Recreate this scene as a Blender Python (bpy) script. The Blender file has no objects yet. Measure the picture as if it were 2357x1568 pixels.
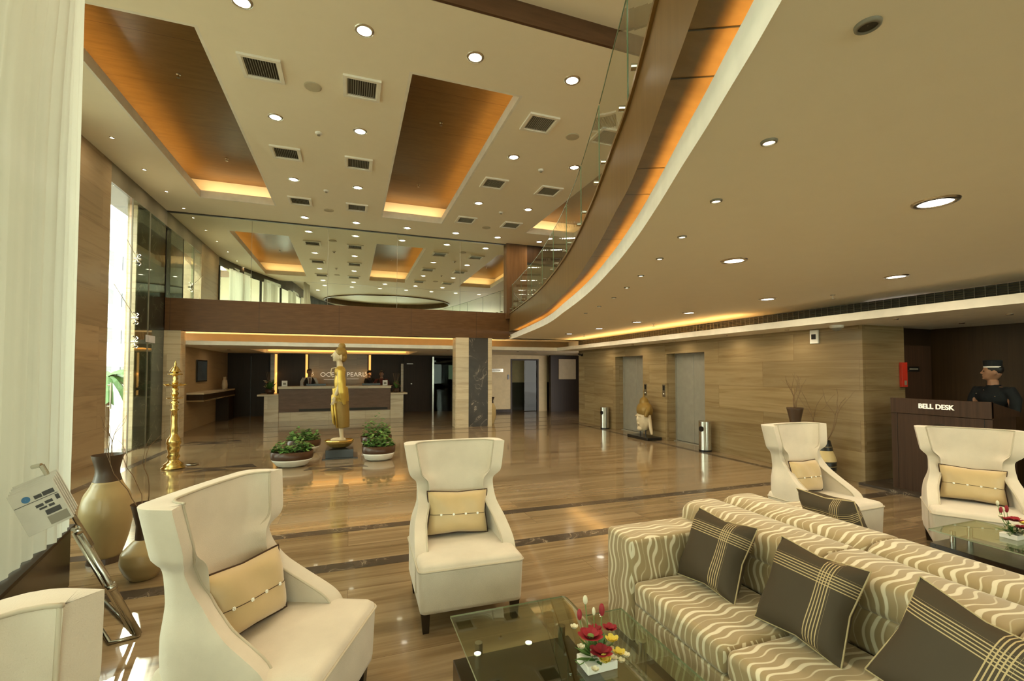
import bpy, math, random
from mathutils import Vector, Matrix, noise as mnoise
random.seed(7)
sc = bpy.context.scene
COL = sc.collection
PI = math.pi

# ------------------------------------------------------------------ helpers
class MB:
    """collects faces, then links them as one mesh object"""
    def __init__(s): s.v = []; s.f = []
    def add(s, vs, fs):
        n = len(s.v); s.v += [tuple(p) for p in vs]; s.f += [tuple(i+n for i in f) for f in fs]; return s
    def box(s, x0, x1, y0, y1, z0, z1):
        return s.add([(x0,y0,z0),(x1,y0,z0),(x1,y1,z0),(x0,y1,z0),(x0,y0,z1),(x1,y0,z1),(x1,y1,z1),(x0,y1,z1)],
                     [(0,3,2,1),(4,5,6,7),(0,1,5,4),(1,2,6,5),(2,3,7,6),(3,0,4,7)])
    def quad(s, a, b, c, d): return s.add([a,b,c,d], [(0,1,2,3)])
    def tube(s, pts, r, seg=8, cap=True):
        pts = [Vector(p) for p in pts]
        rs = r if isinstance(r, (list, tuple)) else [r]*len(pts)
        vs = []; fs = []; up = Vector((0,0,1)); prev = None
        for i, p in enumerate(pts):
            t = (pts[min(i+1,len(pts)-1)] - pts[max(i-1,0)]).normalized()
            if prev is None:
                a = t.cross(up) if abs(t.dot(up)) < .95 else t.cross(Vector((1,0,0)))
            else: a = prev - t*prev.dot(t)
            a.normalize(); prev = a; b = t.cross(a)
            for k in range(seg):
                w = 2*PI*k/seg; vs.append(p + a*math.cos(w)*rs[i] + b*math.sin(w)*rs[i])
        for i in range(len(pts)-1):
            for k in range(seg):
                fs.append((i*seg+k, i*seg+(k+1)%seg, (i+1)*seg+(k+1)%seg, (i+1)*seg+k))
        if cap:
            fs.append(tuple(range(seg))[::-1]); fs.append(tuple((len(pts)-1)*seg+k for k in range(seg)))
        return s.add(vs, fs)
    def lathe(s, prof, c=(0,0,0), seg=32, sx=1, sy=1, cap=True):
        vs = []; fs = []
        for r, z in prof:
            for k in range(seg):
                w = 2*PI*k/seg; vs.append((c[0]+r*math.cos(w)*sx, c[1]+r*math.sin(w)*sy, c[2]+z))
        for i in range(len(prof)-1):
            for k in range(seg):
                fs.append((i*seg+k, i*seg+(k+1)%seg, (i+1)*seg+(k+1)%seg, (i+1)*seg+k))
        if cap:
            fs.append(tuple(range(seg))[::-1]); fs.append(tuple((len(prof)-1)*seg+k for k in range(seg)))
        return s.add(vs, fs)
    def ell(s, c, r, seg=16, rings=10, rot=None):
        vs = []; fs = []; c = Vector(c)
        if not isinstance(r, (list, tuple)): r = (r,r,r)
        R = rot or Matrix.Identity(3)
        for i in range(1, rings):
            a = PI*i/rings
            for k in range(seg):
                w = 2*PI*k/seg
                vs.append(c + R @ Vector((r[0]*math.sin(a)*math.cos(w), r[1]*math.sin(a)*math.sin(w), -r[2]*math.cos(a))))
        n = len(vs); vs += [c + R @ Vector((0,0,-r[2])), c + R @ Vector((0,0,r[2]))]
        for i in range(rings-2):
            for k in range(seg): fs.append((i*seg+k, i*seg+(k+1)%seg, (i+1)*seg+(k+1)%seg, (i+1)*seg+k))
        for k in range(seg):
            fs.append((n, (k+1)%seg, k)); fs.append((n+1, (rings-2)*seg+k, (rings-2)*seg+(k+1)%seg))
        return s.add(vs, fs)
    def prism(s, poly, z0, z1):
        n = len(poly)
        return s.add([(x,y,z0) for x,y in poly]+[(x,y,z1) for x,y in poly],
                     [tuple(range(n))[::-1], tuple(range(n,2*n))]+[(i,(i+1)%n,n+(i+1)%n,n+i) for i in range(n)])
    def strip(s, pts, z0, z1):     # vertical wall following a plan polyline
        n = len(pts)
        return s.add([(x,y,z0) for x,y in pts]+[(x,y,z1) for x,y in pts], [(i,i+1,n+i+1,n+i) for i in range(n-1)])
    def grid(s, rows, closed=False):
        n = len(rows[0]); vs = [p for r in rows for p in r]; fs = []
        for i in range(len(rows)-1):
            for k in range(n if closed else n-1):
                fs.append((i*n+k, i*n+(k+1)%n, (i+1)*n+(k+1)%n, (i+1)*n+k))
        return s.add(vs, fs)
    def build(s, name, mat=None, parent=None, smooth=False, bevel=0, sub=0, remesh=0, autos=True, **props):
        me = bpy.data.meshes.new(name); me.from_pydata(s.v, [], s.f); me.update()
        ob = bpy.data.objects.new(name, me); COL.objects.link(ob)
        if mat: me.materials.append(mat)
        if smooth:
            me.polygons.foreach_set('use_smooth', [True]*len(me.polygons))
        if remesh:
            m = ob.modifiers.new('r', 'REMESH'); m.mode = 'VOXEL'; m.voxel_size = remesh; m.use_smooth_shade = True
            m = ob.modifiers.new('s', 'SMOOTH'); m.factor = .6; m.iterations = 3
        if bevel:
            m = ob.modifiers.new('b', 'BEVEL'); m.width = bevel; m.segments = 3; m.limit_method = 'ANGLE'
            me.polygons.foreach_set('use_smooth', [True]*len(me.polygons))
            m2 = ob.modifiers.new('w', 'WEIGHTED_NORMAL')
        if sub:
            m = ob.modifiers.new('u', 'SUBSURF'); m.levels = m.render_levels = sub
        if parent: ob.parent = parent
        for k, v in props.items(): ob[k] = v
        return ob

def tag(o, label, cat, group=None, kind=None):
    if label: o['label'] = label
    if cat: o['category'] = cat
    if group: o['group'] = group
    if kind: o['kind'] = kind
    return o
def thing(name, label, cat, loc=(0,0,0), rz=0, group=None):
    o = bpy.data.objects.new(name, None); COL.objects.link(o); o.empty_display_size = .1
    o.location = loc; o.rotation_euler = (0,0,rz)
    return tag(o, label, cat, group)
def struct(o): o['kind'] = 'structure'; return o
def copy_tree(o, parent=None):
    c = o.copy(); COL.objects.link(c)
    if parent: c.parent = parent
    for ch in [x for x in bpy.data.objects if x.parent == o]: copy_tree(ch, c)
    return c
def text_mesh(name, body, size, depth, mat, parent, loc, rot, align='CENTER', sx=1.0, bold=0.0):
    cu = bpy.data.curves.new('t', 'FONT'); cu.body = body; cu.size = size; cu.extrude = depth; cu.offset = bold
    cu.align_x = align; cu.align_y = 'CENTER'
    to = bpy.data.objects.new('t', cu); COL.objects.link(to)
    me = bpy.data.meshes.new_from_object(to.evaluated_get(bpy.context.evaluated_depsgraph_get()))
    bpy.data.objects.remove(to)
    ob = bpy.data.objects.new(name, me); COL.objects.link(ob); me.materials.clear(); me.materials.append(mat)
    ob.parent = parent; ob.location = loc; ob.rotation_euler = rot; ob.scale = (sx,1,1)
    return ob
def smooth_curve(pts, n):
    """Catmull-Rom through pts"""
    P = [Vector(p) for p in pts]; P = [P[0]*2-P[1]] + P + [P[-1]*2-P[-2]]; out = []
    for i in range(1, len(P)-2):
        for k in range(n):
            t = k/n
            out.append(.5*((2*P[i]) + (P[i+1]-P[i-1])*t + (2*P[i-1]-5*P[i]+4*P[i+1]-P[i+2])*t*t + (3*P[i]-P[i-1]-3*P[i+1]+P[i+2])*t**3))
    out.append(P[-2]); return out
def interp(tab, x):
    if x <= tab[0][0]: return tab[0][1]
    for (a, b), (c, d) in zip(tab, tab[1:]):
        if x <= c:
            t = (x-a)/(c-a); t = t*t*(3-2*t); return b+(d-b)*t
    return tab[-1][1]

# ------------------------------------------------------------------ materials
def new_mat(name):
    m = bpy.data.materials.new(name); m.use_nodes = True
    nt = m.node_tree; b = nt.nodes['Principled BSDF']; return m, nt, b
def N(nt, t, **kw):
    n = nt.nodes.new(t)
    for k, v in kw.items(): setattr(n, k, v)
    return n
def L(nt, a, b): nt.links.new(a, b)
def ramp(nt, stops, src=None):
    r = N(nt, 'ShaderNodeValToRGB'); e = r.color_ramp.elements
    while len(e) < len(stops): e.new(.5)
    for i, (p, c) in enumerate(stops): e[i].position = p; e[i].color = (*c, 1)
    if src: L(nt, src, r.inputs[0])
    return r
def plain(name, col, rough=.5, metal=0, spec=.5, coat=0, bump=0, bscale=200, sheen=0, var=1.0):
    m, nt, b = new_mat(name)
    b.inputs['Base Color'].default_value = (*col, 1); b.inputs['Roughness'].default_value = rough
    b.inputs['Metallic'].default_value = metal; b.inputs['Specular IOR Level'].default_value = spec
    b.inputs['Coat Weight'].default_value = coat; b.inputs['Sheen Weight'].default_value = sheen
    tc = N(nt, 'ShaderNodeTexCoord'); n = N(nt, 'ShaderNodeTexNoise'); n.inputs['Scale'].default_value = 6
    n.inputs['Detail'].default_value = 4
    L(nt, tc.outputs['Object'], n.inputs['Vector'])
    c0 = tuple(c*(1-.07*var) for c in col); c1 = tuple(min(1, c*(1+.06*var)) for c in col)
    r = ramp(nt, [(.3, c0), (.7, c1)], n.outputs['Fac']); L(nt, r.outputs[0], b.inputs['Base Color'])
    if bump:
        n2 = N(nt, 'ShaderNodeTexNoise'); n2.inputs['Scale'].default_value = bscale
        L(nt, tc.outputs['Object'], n2.inputs['Vector'])
        bp = N(nt, 'ShaderNodeBump'); bp.inputs['Strength'].default_value = bump; bp.inputs['Distance'].default_value = .003
        L(nt, n2.outputs['Fac'], bp.inputs['Height']); L(nt, bp.outputs[0], b.inputs['Normal'])
    return m
def emis(name, col, s):
    m, nt, b = new_mat(name)
    b.inputs['Base Color'].default_value = (*col,1)
    b.inputs['Emission Color'].default_value = (*col,1); b.inputs['Emission Strength'].default_value = s
    return m
def glassy(name, tint=(.85,.95,.9), refl=.12, rough=0.0):
    m, nt, b = new_mat(name); nt.nodes.remove(b)
    out = nt.nodes['Material Output']
    t = N(nt, 'ShaderNodeBsdfTransparent'); t.inputs[0].default_value = (*tint,1)
    g = N(nt, 'ShaderNodeBsdfGlossy'); g.inputs['Roughness'].default_value = rough
    ge = N(nt, 'ShaderNodeNewGeometry'); dt = N(nt, 'ShaderNodeVectorMath', operation='DOT_PRODUCT')
    L(nt, ge.outputs['Normal'], dt.inputs[0]); L(nt, ge.outputs['Incoming'], dt.inputs[1])
    ab = N(nt, 'ShaderNodeMath', operation='ABSOLUTE'); L(nt, dt.outputs['Value'], ab.inputs[0])
    sb = N(nt, 'ShaderNodeMath', operation='SUBTRACT'); sb.inputs[0].default_value = 1; L(nt, ab.outputs[0], sb.inputs[1])
    pw = N(nt, 'ShaderNodeMath', operation='POWER'); L(nt, sb.outputs[0], pw.inputs[0]); pw.inputs[1].default_value = 5
    mx = N(nt, 'ShaderNodeMath', operation='MULTIPLY_ADD'); mx.inputs[1].default_value = .85; mx.inputs[2].default_value = refl
    L(nt, pw.outputs[0], mx.inputs[0])
    ms = N(nt, 'ShaderNodeMixShader'); L(nt, mx.outputs[0], ms.inputs[0]); L(nt, t.outputs[0], ms.inputs[1]); L(nt, g.outputs[0], ms.inputs[2])
    L(nt, ms.outputs[0], out.inputs[0]); return m
def coords(nt, sx=1, sy=1, sz=1, uv=False):
    """world-placed object coordinates; uv=True folds x and y into one wall coordinate"""
    g = N(nt, 'ShaderNodeNewGeometry'); s = N(nt, 'ShaderNodeSeparateXYZ'); L(nt, g.outputs['Position'], s.inputs[0])
    c = N(nt, 'ShaderNodeCombineXYZ')
    def mul(o, k):
        m = N(nt, 'ShaderNodeMath', operation='MULTIPLY'); L(nt, o, m.inputs[0]); m.inputs[1].default_value = k; return m.outputs[0]
    if uv:
        a = N(nt, 'ShaderNodeMath', operation='ADD'); L(nt, s.outputs[0], a.inputs[0]); L(nt, s.outputs[1], a.inputs[1])
        L(nt, mul(a.outputs[0], sx), c.inputs[0]); L(nt, mul(s.outputs[2], sz), c.inputs[1])
    else:
        L(nt, mul(s.outputs[0], sx), c.inputs[0]); L(nt, mul(s.outputs[1], sy), c.inputs[1]); L(nt, mul(s.outputs[2], sz), c.inputs[2])
    return c.outputs[0]
def stone(name, cols, sx, sy, sz, uv, rough, blocks=None, coat=0.0, streak=1.0, tint=.25):
    m, nt, b = new_mat(name)
    v = coords(nt, sx, sy, sz, uv)
    n = N(nt, 'ShaderNodeTexNoise'); n.inputs['Scale'].default_value = 1; n.inputs['Detail'].default_value = 7
    n.inputs['Roughness'].default_value = .62; n.inputs['Distortion'].default_value = .6
    L(nt, v, n.inputs['Vector'])
    r = ramp(nt, cols, n.outputs['Fac'])
    colout = r.outputs[0]
    if blocks:
        bw, bh, mortar, mc = blocks
        v2 = coords(nt, 1, 1, 1, uv)
        br = N(nt, 'ShaderNodeTexBrick'); br.offset = .37; L(nt, v2, br.inputs['Vector'])
        br.inputs['Scale'].default_value = 1; br.inputs['Brick Width'].default_value = bw; br.inputs['Row Height'].default_value = bh
        br.inputs['Mortar Size'].default_value = mortar; br.inputs['Mortar Smooth'].default_value = 0
        br.inputs['Color1'].default_value = (1,1,1,1); br.inputs['Color2'].default_value = (1-tint,1-tint,1-tint,1); br.inputs['Mortar'].default_value = (*mc,1)
        # shift the streaks from block to block
        mm = N(nt, 'ShaderNodeMix', data_type='RGBA', blend_type='MULTIPLY'); mm.inputs[0].default_value = 1
        L(nt, colout, mm.inputs[6]); L(nt, br.outputs['Color'], mm.inputs[7]); colout = mm.outputs[2]
        va = N(nt, 'ShaderNodeVectorMath', operation='MULTIPLY_ADD'); L(nt, br.outputs['Color'], va.inputs[0]); va.inputs[1].default_value = (9,14,5)
        L(nt, v, va.inputs[2]); L(nt, va.outputs[0], n.inputs['Vector'])
    L(nt, colout, b.inputs['Base Color']); b.inputs['Roughness'].default_value = rough
    b.inputs['Coat Weight'].default_value = coat; b.inputs['Coat Roughness'].default_value = .03
    return m
def wood(name, c0, c1, rough=.35, sx=18, sy=18, sz=1.2, panel=None, pcol=(.3,.3,.3)):
    m, nt, b = new_mat(name)
    v = coords(nt, sx, sy, sz)
    n = N(nt, 'ShaderNodeTexNoise'); n.inputs['Scale'].default_value = 1; n.inputs['Detail'].default_value = 6; n.inputs['Roughness'].default_value = .6
    L(nt, v, n.inputs['Vector'])
    r = ramp(nt, [(.3, c0), (.72, c1)], n.outputs['Fac']); L(nt, r.outputs[0], b.inputs['Base Color'])
    b.inputs['Roughness'].default_value = rough; b.inputs['Specular IOR Level'].default_value = .28
    if panel:
        axis, step, w, off = panel
        g = N(nt, 'ShaderNodeNewGeometry'); s = N(nt, 'ShaderNodeSeparateXYZ'); L(nt, g.outputs['Position'], s.inputs[0])
        a = N(nt, 'ShaderNodeMath', operation='ADD'); L(nt, s.outputs[axis], a.inputs[0]); a.inputs[1].default_value = off+100*step
        q = N(nt, 'ShaderNodeMath', operation='MODULO'); L(nt, a.outputs[0], q.inputs[0]); q.inputs[1].default_value = step
        c = N(nt, 'ShaderNodeMath', operation='LESS_THAN'); L(nt, q.outputs[0], c.inputs[0]); c.inputs[1].default_value = w
        mm = N(nt, 'ShaderNodeMix', data_type='RGBA'); L(nt, c.outputs[0], mm.inputs[0]); L(nt, r.outputs[0], mm.inputs[6]); mm.inputs[7].default_value = (*pcol,1)
        L(nt, mm.outputs[2], b.inputs['Base Color'])
    return m

M = {}
M['floor'] = stone('polished_beige_marble', [(.25,(.105,.068,.032)),(.44,(.20,.138,.072)),(.6,(.29,.21,.12)),(.78,(.17,.115,.06))], .35, 7, 1, False, .13, blocks=(1.95,.93,.0018,(.55,.5,.45)), coat=.3, tint=.14)
M['floor'].node_tree.nodes['Principled BSDF'].inputs['Specular IOR Level'].default_value = .55
M['trav'] = stone('travertine_wall', [(.28,(.17,.112,.048)),(.45,(.245,.172,.082)),(.6,(.29,.21,.108)),(.78,(.225,.155,.072))], .55, 1, 9, True, .22, blocks=(1.7,.46,.002,(.45,.4,.35)), tint=.22)
M['trav_pale'] = stone('travertine_pier', [(.28,(.36,.28,.17)),(.5,(.56,.46,.30)),(.78,(.46,.36,.22))], .7, 1, 9, True, .25, blocks=(1.2,.42,.002,(.5,.45,.4)), tint=.2)
def veined(name, base, vein, rough=.12, scale=1.6):
    m, nt, b = new_mat(name); v = coords(nt)
    n = N(nt, 'ShaderNodeTexNoise'); n.inputs['Scale'].default_value = scale; n.inputs['Detail'].default_value = 9; n.inputs['Distortion'].default_value = 1.4
    L(nt, v, n.inputs['Vector'])
    r = ramp(nt, [(.30, base), (.485, tuple(c*1.5 for c in base)), (.5, vein), (.515, tuple(c*1.4 for c in base)), (.7, tuple(c*.7 for c in base))], n.outputs['Fac'])
    n2 = N(nt, 'ShaderNodeTexNoise'); n2.inputs['Scale'].default_value = 3; L(nt, v, n2.inputs['Vector'])
    r2 = ramp(nt, [(.45,(0,0,0)),(.6,(1,1,1))], n2.outputs['Fac'])
    mm = N(nt, 'ShaderNodeMix', data_type='RGBA'); L(nt, r2.outputs[0], mm.inputs[0]); mm.inputs[6].default_value = (*base,1); L(nt, r.outputs[0], mm.inputs[7])
    L(nt, mm.outputs[2], b.inputs['Base Color']); b.inputs['Roughness'].default_value = rough; return m
M['darkmarble'] = veined('dark_emperador_marble', (.035,.027,.02), (.32,.27,.2), rough=.3)
M['inlay'] = veined('dark_marble_inlay', (.05,.038,.028), (.25,.2,.14), rough=.22, scale=5)
M['inlay'].node_tree.nodes['Principled BSDF'].inputs['Specular IOR Level'].default_value = .25
M['ceil'] = plain('painted_ceiling', (.84,.77,.61), .6, var=.15)
M['lip'] = plain('white_plaster_edge', (.80,.76,.66), .55)
M['wood'] = wood('balcony_wood', (.10,.054,.018), (.15,.086,.031), .33, 14, 14, 1.0)
M['wood_str'] = wood('beam_wood', (.075,.034,.011), (.105,.050,.018), .45, 3, 3, 22, panel=(0,1.95,.012,.3), pcol=(.05,.025,.012))
M['wood_cof'] = wood('coffer_wood', (.105,.060,.019), (.15,.089,.031), .28, 3, 20, 3, panel=(1,1.22,.012,.1), pcol=(.08,.04,.015))
M['wood_dark'] = wood('dark_wood_panelling', (.016,.008,.003), (.030,.016,.007), .45, 26, 26, .8)
M['wood_desk'] = wood('bell_desk_wood', (.034,.017,.009), (.062,.032,.018), .45, 30, 30, .8)
M['wood_counter'] = wood('reception_wood', (.10,.055,.032), (.15,.085,.05), .35, 3, 3, 12)
M['espresso'] = plain('espresso_lacquer', (.022,.014,.008), .25)
M['fabric'] = plain('cream_chenille', (.60,.53,.42), .85, bump=.35, bscale=260, sheen=.3)
M['piping'] = plain('cream_piping', (.50,.44,.33), .8)
M['gold_fab'] = plain('gold_satin', (.52,.38,.19), .42, sheen=.4, bump=.12, bscale=40)
M['brown_pipe'] = plain('brown_cord', (.05,.025,.012), .7)
M['chrome'] = plain('brushed_steel', (.62,.60,.54), .22, metal=1)
M['steel_door'] = plain('lift_door_steel', (.36,.34,.28), .38, metal=.5)
M['brass'] = plain('polished_brass', (.80,.58,.20), .22, metal=1)
M['gold'] = plain('gold_leaf', (.62,.42,.09), .38, metal=.7, bump=.9, bscale=45)
M['gold_dull'] = plain('aged_gold_paint', (.26,.16,.04), .45, metal=.3)
M['ivory'] = plain('painted_ivory', (.52,.42,.27), .5)
M['black'] = plain('black_lacquer', (.012,.011,.010), .25)
M['black_stone'] = plain('black_granite', (.02,.022,.022), .15)
M['white'] = plain('white_enamel', (.75,.73,.66), .35)
M['grey'] = plain('grey_metal', (.22,.20,.15), .5)
M['dark'] = plain('dark_void', (.02,.017,.012), .6)
M['ventdark'] = plain('vent_shadow', (.05,.045,.032), .7)
M['paper'] = plain('newsprint', (.52,.51,.45), .8)
M['ink'] = plain('printing_ink', (.05,.05,.05), .7)
M['blueink'] = plain('blue_print', (.05,.16,.32), .7)
M['red'] = plain('red_enamel', (.45,.03,.015), .4)
M['soil'] = plain('potting_soil', (.03,.02,.012), .9)
M['brownglaze'] = plain('brown_glaze', (.06,.028,.014), .3)
M['leaf'] = plain('green_leaf', (.07,.16,.035), .5)
M['leaf2'] = plain('pale_green_leaf', (.14,.24,.06), .5)
M['twig'] = plain('dry_twig', (.16,.10,.05), .7)
M['skin'] = plain('brown_skin', (.24,.125,.07), .5)
M['hair'] = plain('black_hair', (.008,.006,.005), .5)
M['uniform'] = plain('black_uniform_cloth', (.006,.007,.008), .75)
M['shirt'] = plain('white_shirt_cloth', (.42,.40,.35), .8)
M['vest'] = plain('black_waistcoat', (.012,.010,.009), .8)
M['maroon'] = plain('maroon_tie', (.10,.02,.015), .7)
M['vase_tan'] = plain('tan_ceramic', (.33,.24,.11), .3, bump=.2, bscale=60)
M['vase_brown'] = plain('ribbed_brown_ceramic', (.06,.035,.02), .35)
M['vase_cream'] = plain('cream_ceramic', (.55,.42,.2), .4)
M['alu'] = plain('window_frame_metal', (.05,.045,.035), .4, metal=.5)
M['bulkhead'] = plain('dark_bulkhead', (.16,.135,.09), .4)
M['cream_wall'] = plain('cream_painted_wall', (.60,.47,.28), .6)
M['glass'] = glassy('railing_glass', (.88,.91,.82), .05)
M['glass_w'] = glassy('window_glass', (.86,.94,.90), .04)
M['glass_teal'] = glassy('tinted_glass', (.62,.78,.70), .06)
M['glass_t'] = glassy('table_glass', (.82,.88,.76), .13)
M['glass_dim'] = glassy('dim_glass', (.30,.36,.28), .012)
M['mirror'] = plain('mirror_silver', (.80,.82,.70), .015, metal=1)
nt = M['mirror'].node_tree; b = nt.nodes['Principled BSDF']
for l in list(b.inputs['Base Color'].links): nt.links.remove(l)
b.inputs['Base Color'].default_value = (.80,.82,.70,1)
M['lens'] = emis('lit_downlight', (1.0,.93,.75), 9)
M['spot'] = emis('lit_spot', (1.0,.88,.6), 9)
M['led'] = emis('amber_led', (1.0,.52,.12), .75)
M['sign'] = emis('lit_letters', (.9,.82,.66), .32)
M['crystal'] = plain('crystal_bead', (.9,.9,.82), .1, spec=1)
M['bwhite'] = plain('white_render', (.55,.54,.53), .8)
M['bglass'] = plain('grey_window_glass', (.03,.035,.04), .4)
M['asphalt'] = plain('pale_paving', (.72,.70,.66), .8)
# sheer curtain: translucent cloth
m, nt, b = new_mat('sheer_curtain'); nt.nodes.remove(b); out = nt.nodes['Material Output']
d_ = N(nt,'ShaderNodeBsdfDiffuse'); d_.inputs[0].default_value = (.60,.585,.50,1)
t_ = N(nt,'ShaderNodeBsdfTranslucent'); t_.inputs[0].default_value = (.55,.54,.46,1)
x_ = N(nt,'ShaderNodeMixShader'); x_.inputs[0].default_value = .5
L(nt,d_.outputs[0],x_.inputs[1]); L(nt,t_.outputs[0],x_.inputs[2]); L(nt,x_.outputs[0],out.inputs[0]); M['curtain'] = m
# sofa: wavy satin stripes, direction follows which way the face looks
def sofa_mat():
    m, nt, b = new_mat('wavy_stripe_satin')
    g = N(nt,'ShaderNodeNewGeometry'); s = N(nt,'ShaderNodeSeparateXYZ'); L(nt,g.outputs['Position'],s.inputs[0])
    tn = N(nt,'ShaderNodeSeparateXYZ'); L(nt,g.outputs['True Normal'],tn.inputs[0])
    ab = N(nt,'ShaderNodeMath',operation='ABSOLUTE'); L(nt,tn.outputs[1],ab.inputs[0])
    gt = N(nt,'ShaderNodeMath',operation='GREATER_THAN'); L(nt,ab.outputs[0],gt.inputs[0]); gt.inputs[1].default_value = .75
    mx = N(nt,'ShaderNodeMix'); L(nt,gt.outputs[0],mx.inputs[0]); L(nt,s.outputs[1],mx.inputs[2]); L(nt,s.outputs[0],mx.inputs[3])
    def math_(op,a,bv,c=None):
        q = N(nt,'ShaderNodeMath',operation=op)
        for i,z in enumerate((a,bv,c)):
            if z is None: continue
            if isinstance(z,(int,float)): q.inputs[i].default_value = z
            else: L(nt,z,q.inputs[i])
        return q.outputs[0]
    along = math_('ADD', s.outputs[2], s.outputs[0])          # runs across the stripes' length
    n = N(nt,'ShaderNodeTexNoise'); n.inputs['Scale'].default_value = 1; n.inputs['Detail'].default_value = 1
    cv = N(nt,'ShaderNodeCombineXYZ'); L(nt,math_('MULTIPLY',mx.outputs[0],5.0),cv.inputs[0]); L(nt,math_('MULTIPLY',along,4.0),cv.inputs[1]); L(nt,cv.outputs[0],n.inputs['Vector'])
    wav = math_('MULTIPLY', math_('SINE', math_('MULTIPLY_ADD', along, 30.0, math_('MULTIPLY',mx.outputs[0],9.0)),0,None), .012)
    u = math_('ADD', math_('ADD', mx.outputs[0], wav), math_('MULTIPLY', n.outputs['Fac'], .05))
    s1 = math_('SINE', math_('MULTIPLY', u, 150.0), 0)
    s2 = math_('SINE', math_('MULTIPLY_ADD', u, 41.0, math_('MULTIPLY',along,5.0)), 0)
    tot = math_('MULTIPLY_ADD', s2, .45, s1)
    r = ramp(nt, [(.0,(.33,.245,.125)),(.66,(.33,.245,.125)),(.72,(.63,.56,.39)),(.9,(.68,.61,.44))], math_('MULTIPLY_ADD', tot, .34, .5))
    L(nt, r.outputs[0], b.inputs['Base Color']); b.inputs['Roughness'].default_value = .42; b.inputs['Sheen Weight'].default_value = .3
    return m
M['sofa'] = sofa_mat()
# dark scatter cushion with thread bands
def cushion_mat():
    m, nt, b = new_mat('brown_cushion_cloth'); tc = N(nt,'ShaderNodeTexCoord'); s = N(nt,'ShaderNodeSeparateXYZ'); L(nt,tc.outputs['Object'],s.inputs[0])
    def band(o, a0, a1):
        def q(op,a,bv):
            z = N(nt,'ShaderNodeMath',operation=op); L(nt,a,z.inputs[0])
            if isinstance(bv,(int,float)): z.inputs[1].default_value = bv
            else: L(nt,bv,z.inputs[1])
            return z.outputs[0]
        ins = q('MULTIPLY', q('GREATER_THAN',o,a0), q('LESS_THAN',o,a1))
        st = q('LESS_THAN', q('MODULO', q('ADD',o,10-a0), .0125), .0042)
        return q('MULTIPLY', ins, st)
    a = band(s.outputs[0], .065, .128); c = band(s.outputs[2], .075, .138)
    mxx = N(nt,'ShaderNodeMath',operation='MAXIMUM'); L(nt,a,mxx.inputs[0]); L(nt,c,mxx.inputs[1])
    mm = N(nt,'ShaderNodeMix',data_type='RGBA'); L(nt,mxx.outputs[0],mm.inputs[0]); mm.inputs[6].default_value = (.062,.045,.026,1); mm.inputs[7].default_value = (.50,.38,.20,1)
    L(nt,mm.outputs[2],b.inputs['Base Color']); b.inputs['Roughness'].default_value = .8; return m
M['cushion'] = cushion_mat()
def poster_mat():
    m, nt, b = new_mat('dark_blue_picture'); n = N(nt,'ShaderNodeTexNoise'); n.inputs['Scale'].default_value = 3
    r = ramp(nt,[(.3,(.02,.035,.05)),(.7,(.045,.07,.09))],n.outputs['Fac']); L(nt,r.outputs[0],b.inputs['Base Color']); b.inputs['Roughness'].default_value=.3; return m
M['picture'] = poster_mat()

# ------------------------------------------------------------------ camera
H = 1.65; F = 1049.5
yaw = .34156; pitch = .0302
cam = bpy.data.cameras.new('camera'); co = bpy.data.objects.new('camera', cam); COL.objects.link(co)
cam.sensor_width = 36; cam.lens = 36*F/2357; cam.shift_y = 41.2/2357; cam.clip_start = .05; cam.clip_end = 300
co.location = (0,0,H); co.rotation_euler = (PI/2+pitch, 0, -yaw)
sc.camera = co

ZC = 5.65      # high ceiling
ZL = 2.69      # low ceiling
YM = 13.38     # mirror wall / straight balcony front
XL = -4.3      # left wall
XR = 7.2      # right stone wall
ZS = 2.36      # soffit underside

# ------------------------------------------------------------------ floor
struct(MB().box(-30,14,-12,24,-.1,0).build('floor', M['floor']))
fl = MB()
def inl(x0,x1,y0,y1): fl.box(x0,x1,y0,y1,.0,.0012)
inl(-3.55,9.0,5.06,5.20); inl(-2.1,9.0,4.10,4.26); inl(-3.66,-3.52,4.3,12.2); inl(6.78,6.9,5.2,13.4)
inl(-3.66,9.0,12.2,12.28); inl(-3.0,9,13.0,13.1); inl(-3.0,9,14.1,14.2); inl(-3.6,9,15.3,15.4)
for cx, cy, s in ((-.2,8.55,.52),(-2.2,9.2,.7),(1.85,9.25,.7),(-3.0,12.6,.6),(2.6,13.6,.7)):
    fl.add([(cx-s,cy-.14*s/.5,.0016),(cx,cy,.0016),(cx-s*.8,cy+.16,.0016)],[(0,1,2)])
    fl.add([(cx+s,cy-.14*s/.5,.0016),(cx+s*.8,cy+.16,.0016),(cx,cy,.0016)],[(0,1,2)])
    fl.add([(cx-.5*s,cy-.30,.0016),(cx+.5*s,cy-.30,.0016),(cx,cy,.0016)],[(0,1,2)])
struct(fl.build('trim_1', M['inlay']))

# ------------------------------------------------------------------ high ceiling with three coffers
COF = [(-3.26,-1.74),(.75,2.28),(4.73,6.26)]; CY0, CY1 = 6.1, 12.1
cl = MB()
YN = 4.80
xs = [XL-.3]+[v for c in COF for v in (c[0]-.04,c[1]+.04)]+[12.5]
for i in range(0,8,2): cl.box(xs[i],xs[i+1],YN,YM+.3,ZC,ZC+.10)
for a, b_ in COF:
    cl.box(a-.04,b_+.04,YN,CY0-.04,ZC,ZC+.10); cl.box(a-.04,b_+.04,CY1+.04,YM+.3,ZC,ZC+.10)
struct(cl.build('ceiling', M['ceil']))
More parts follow.
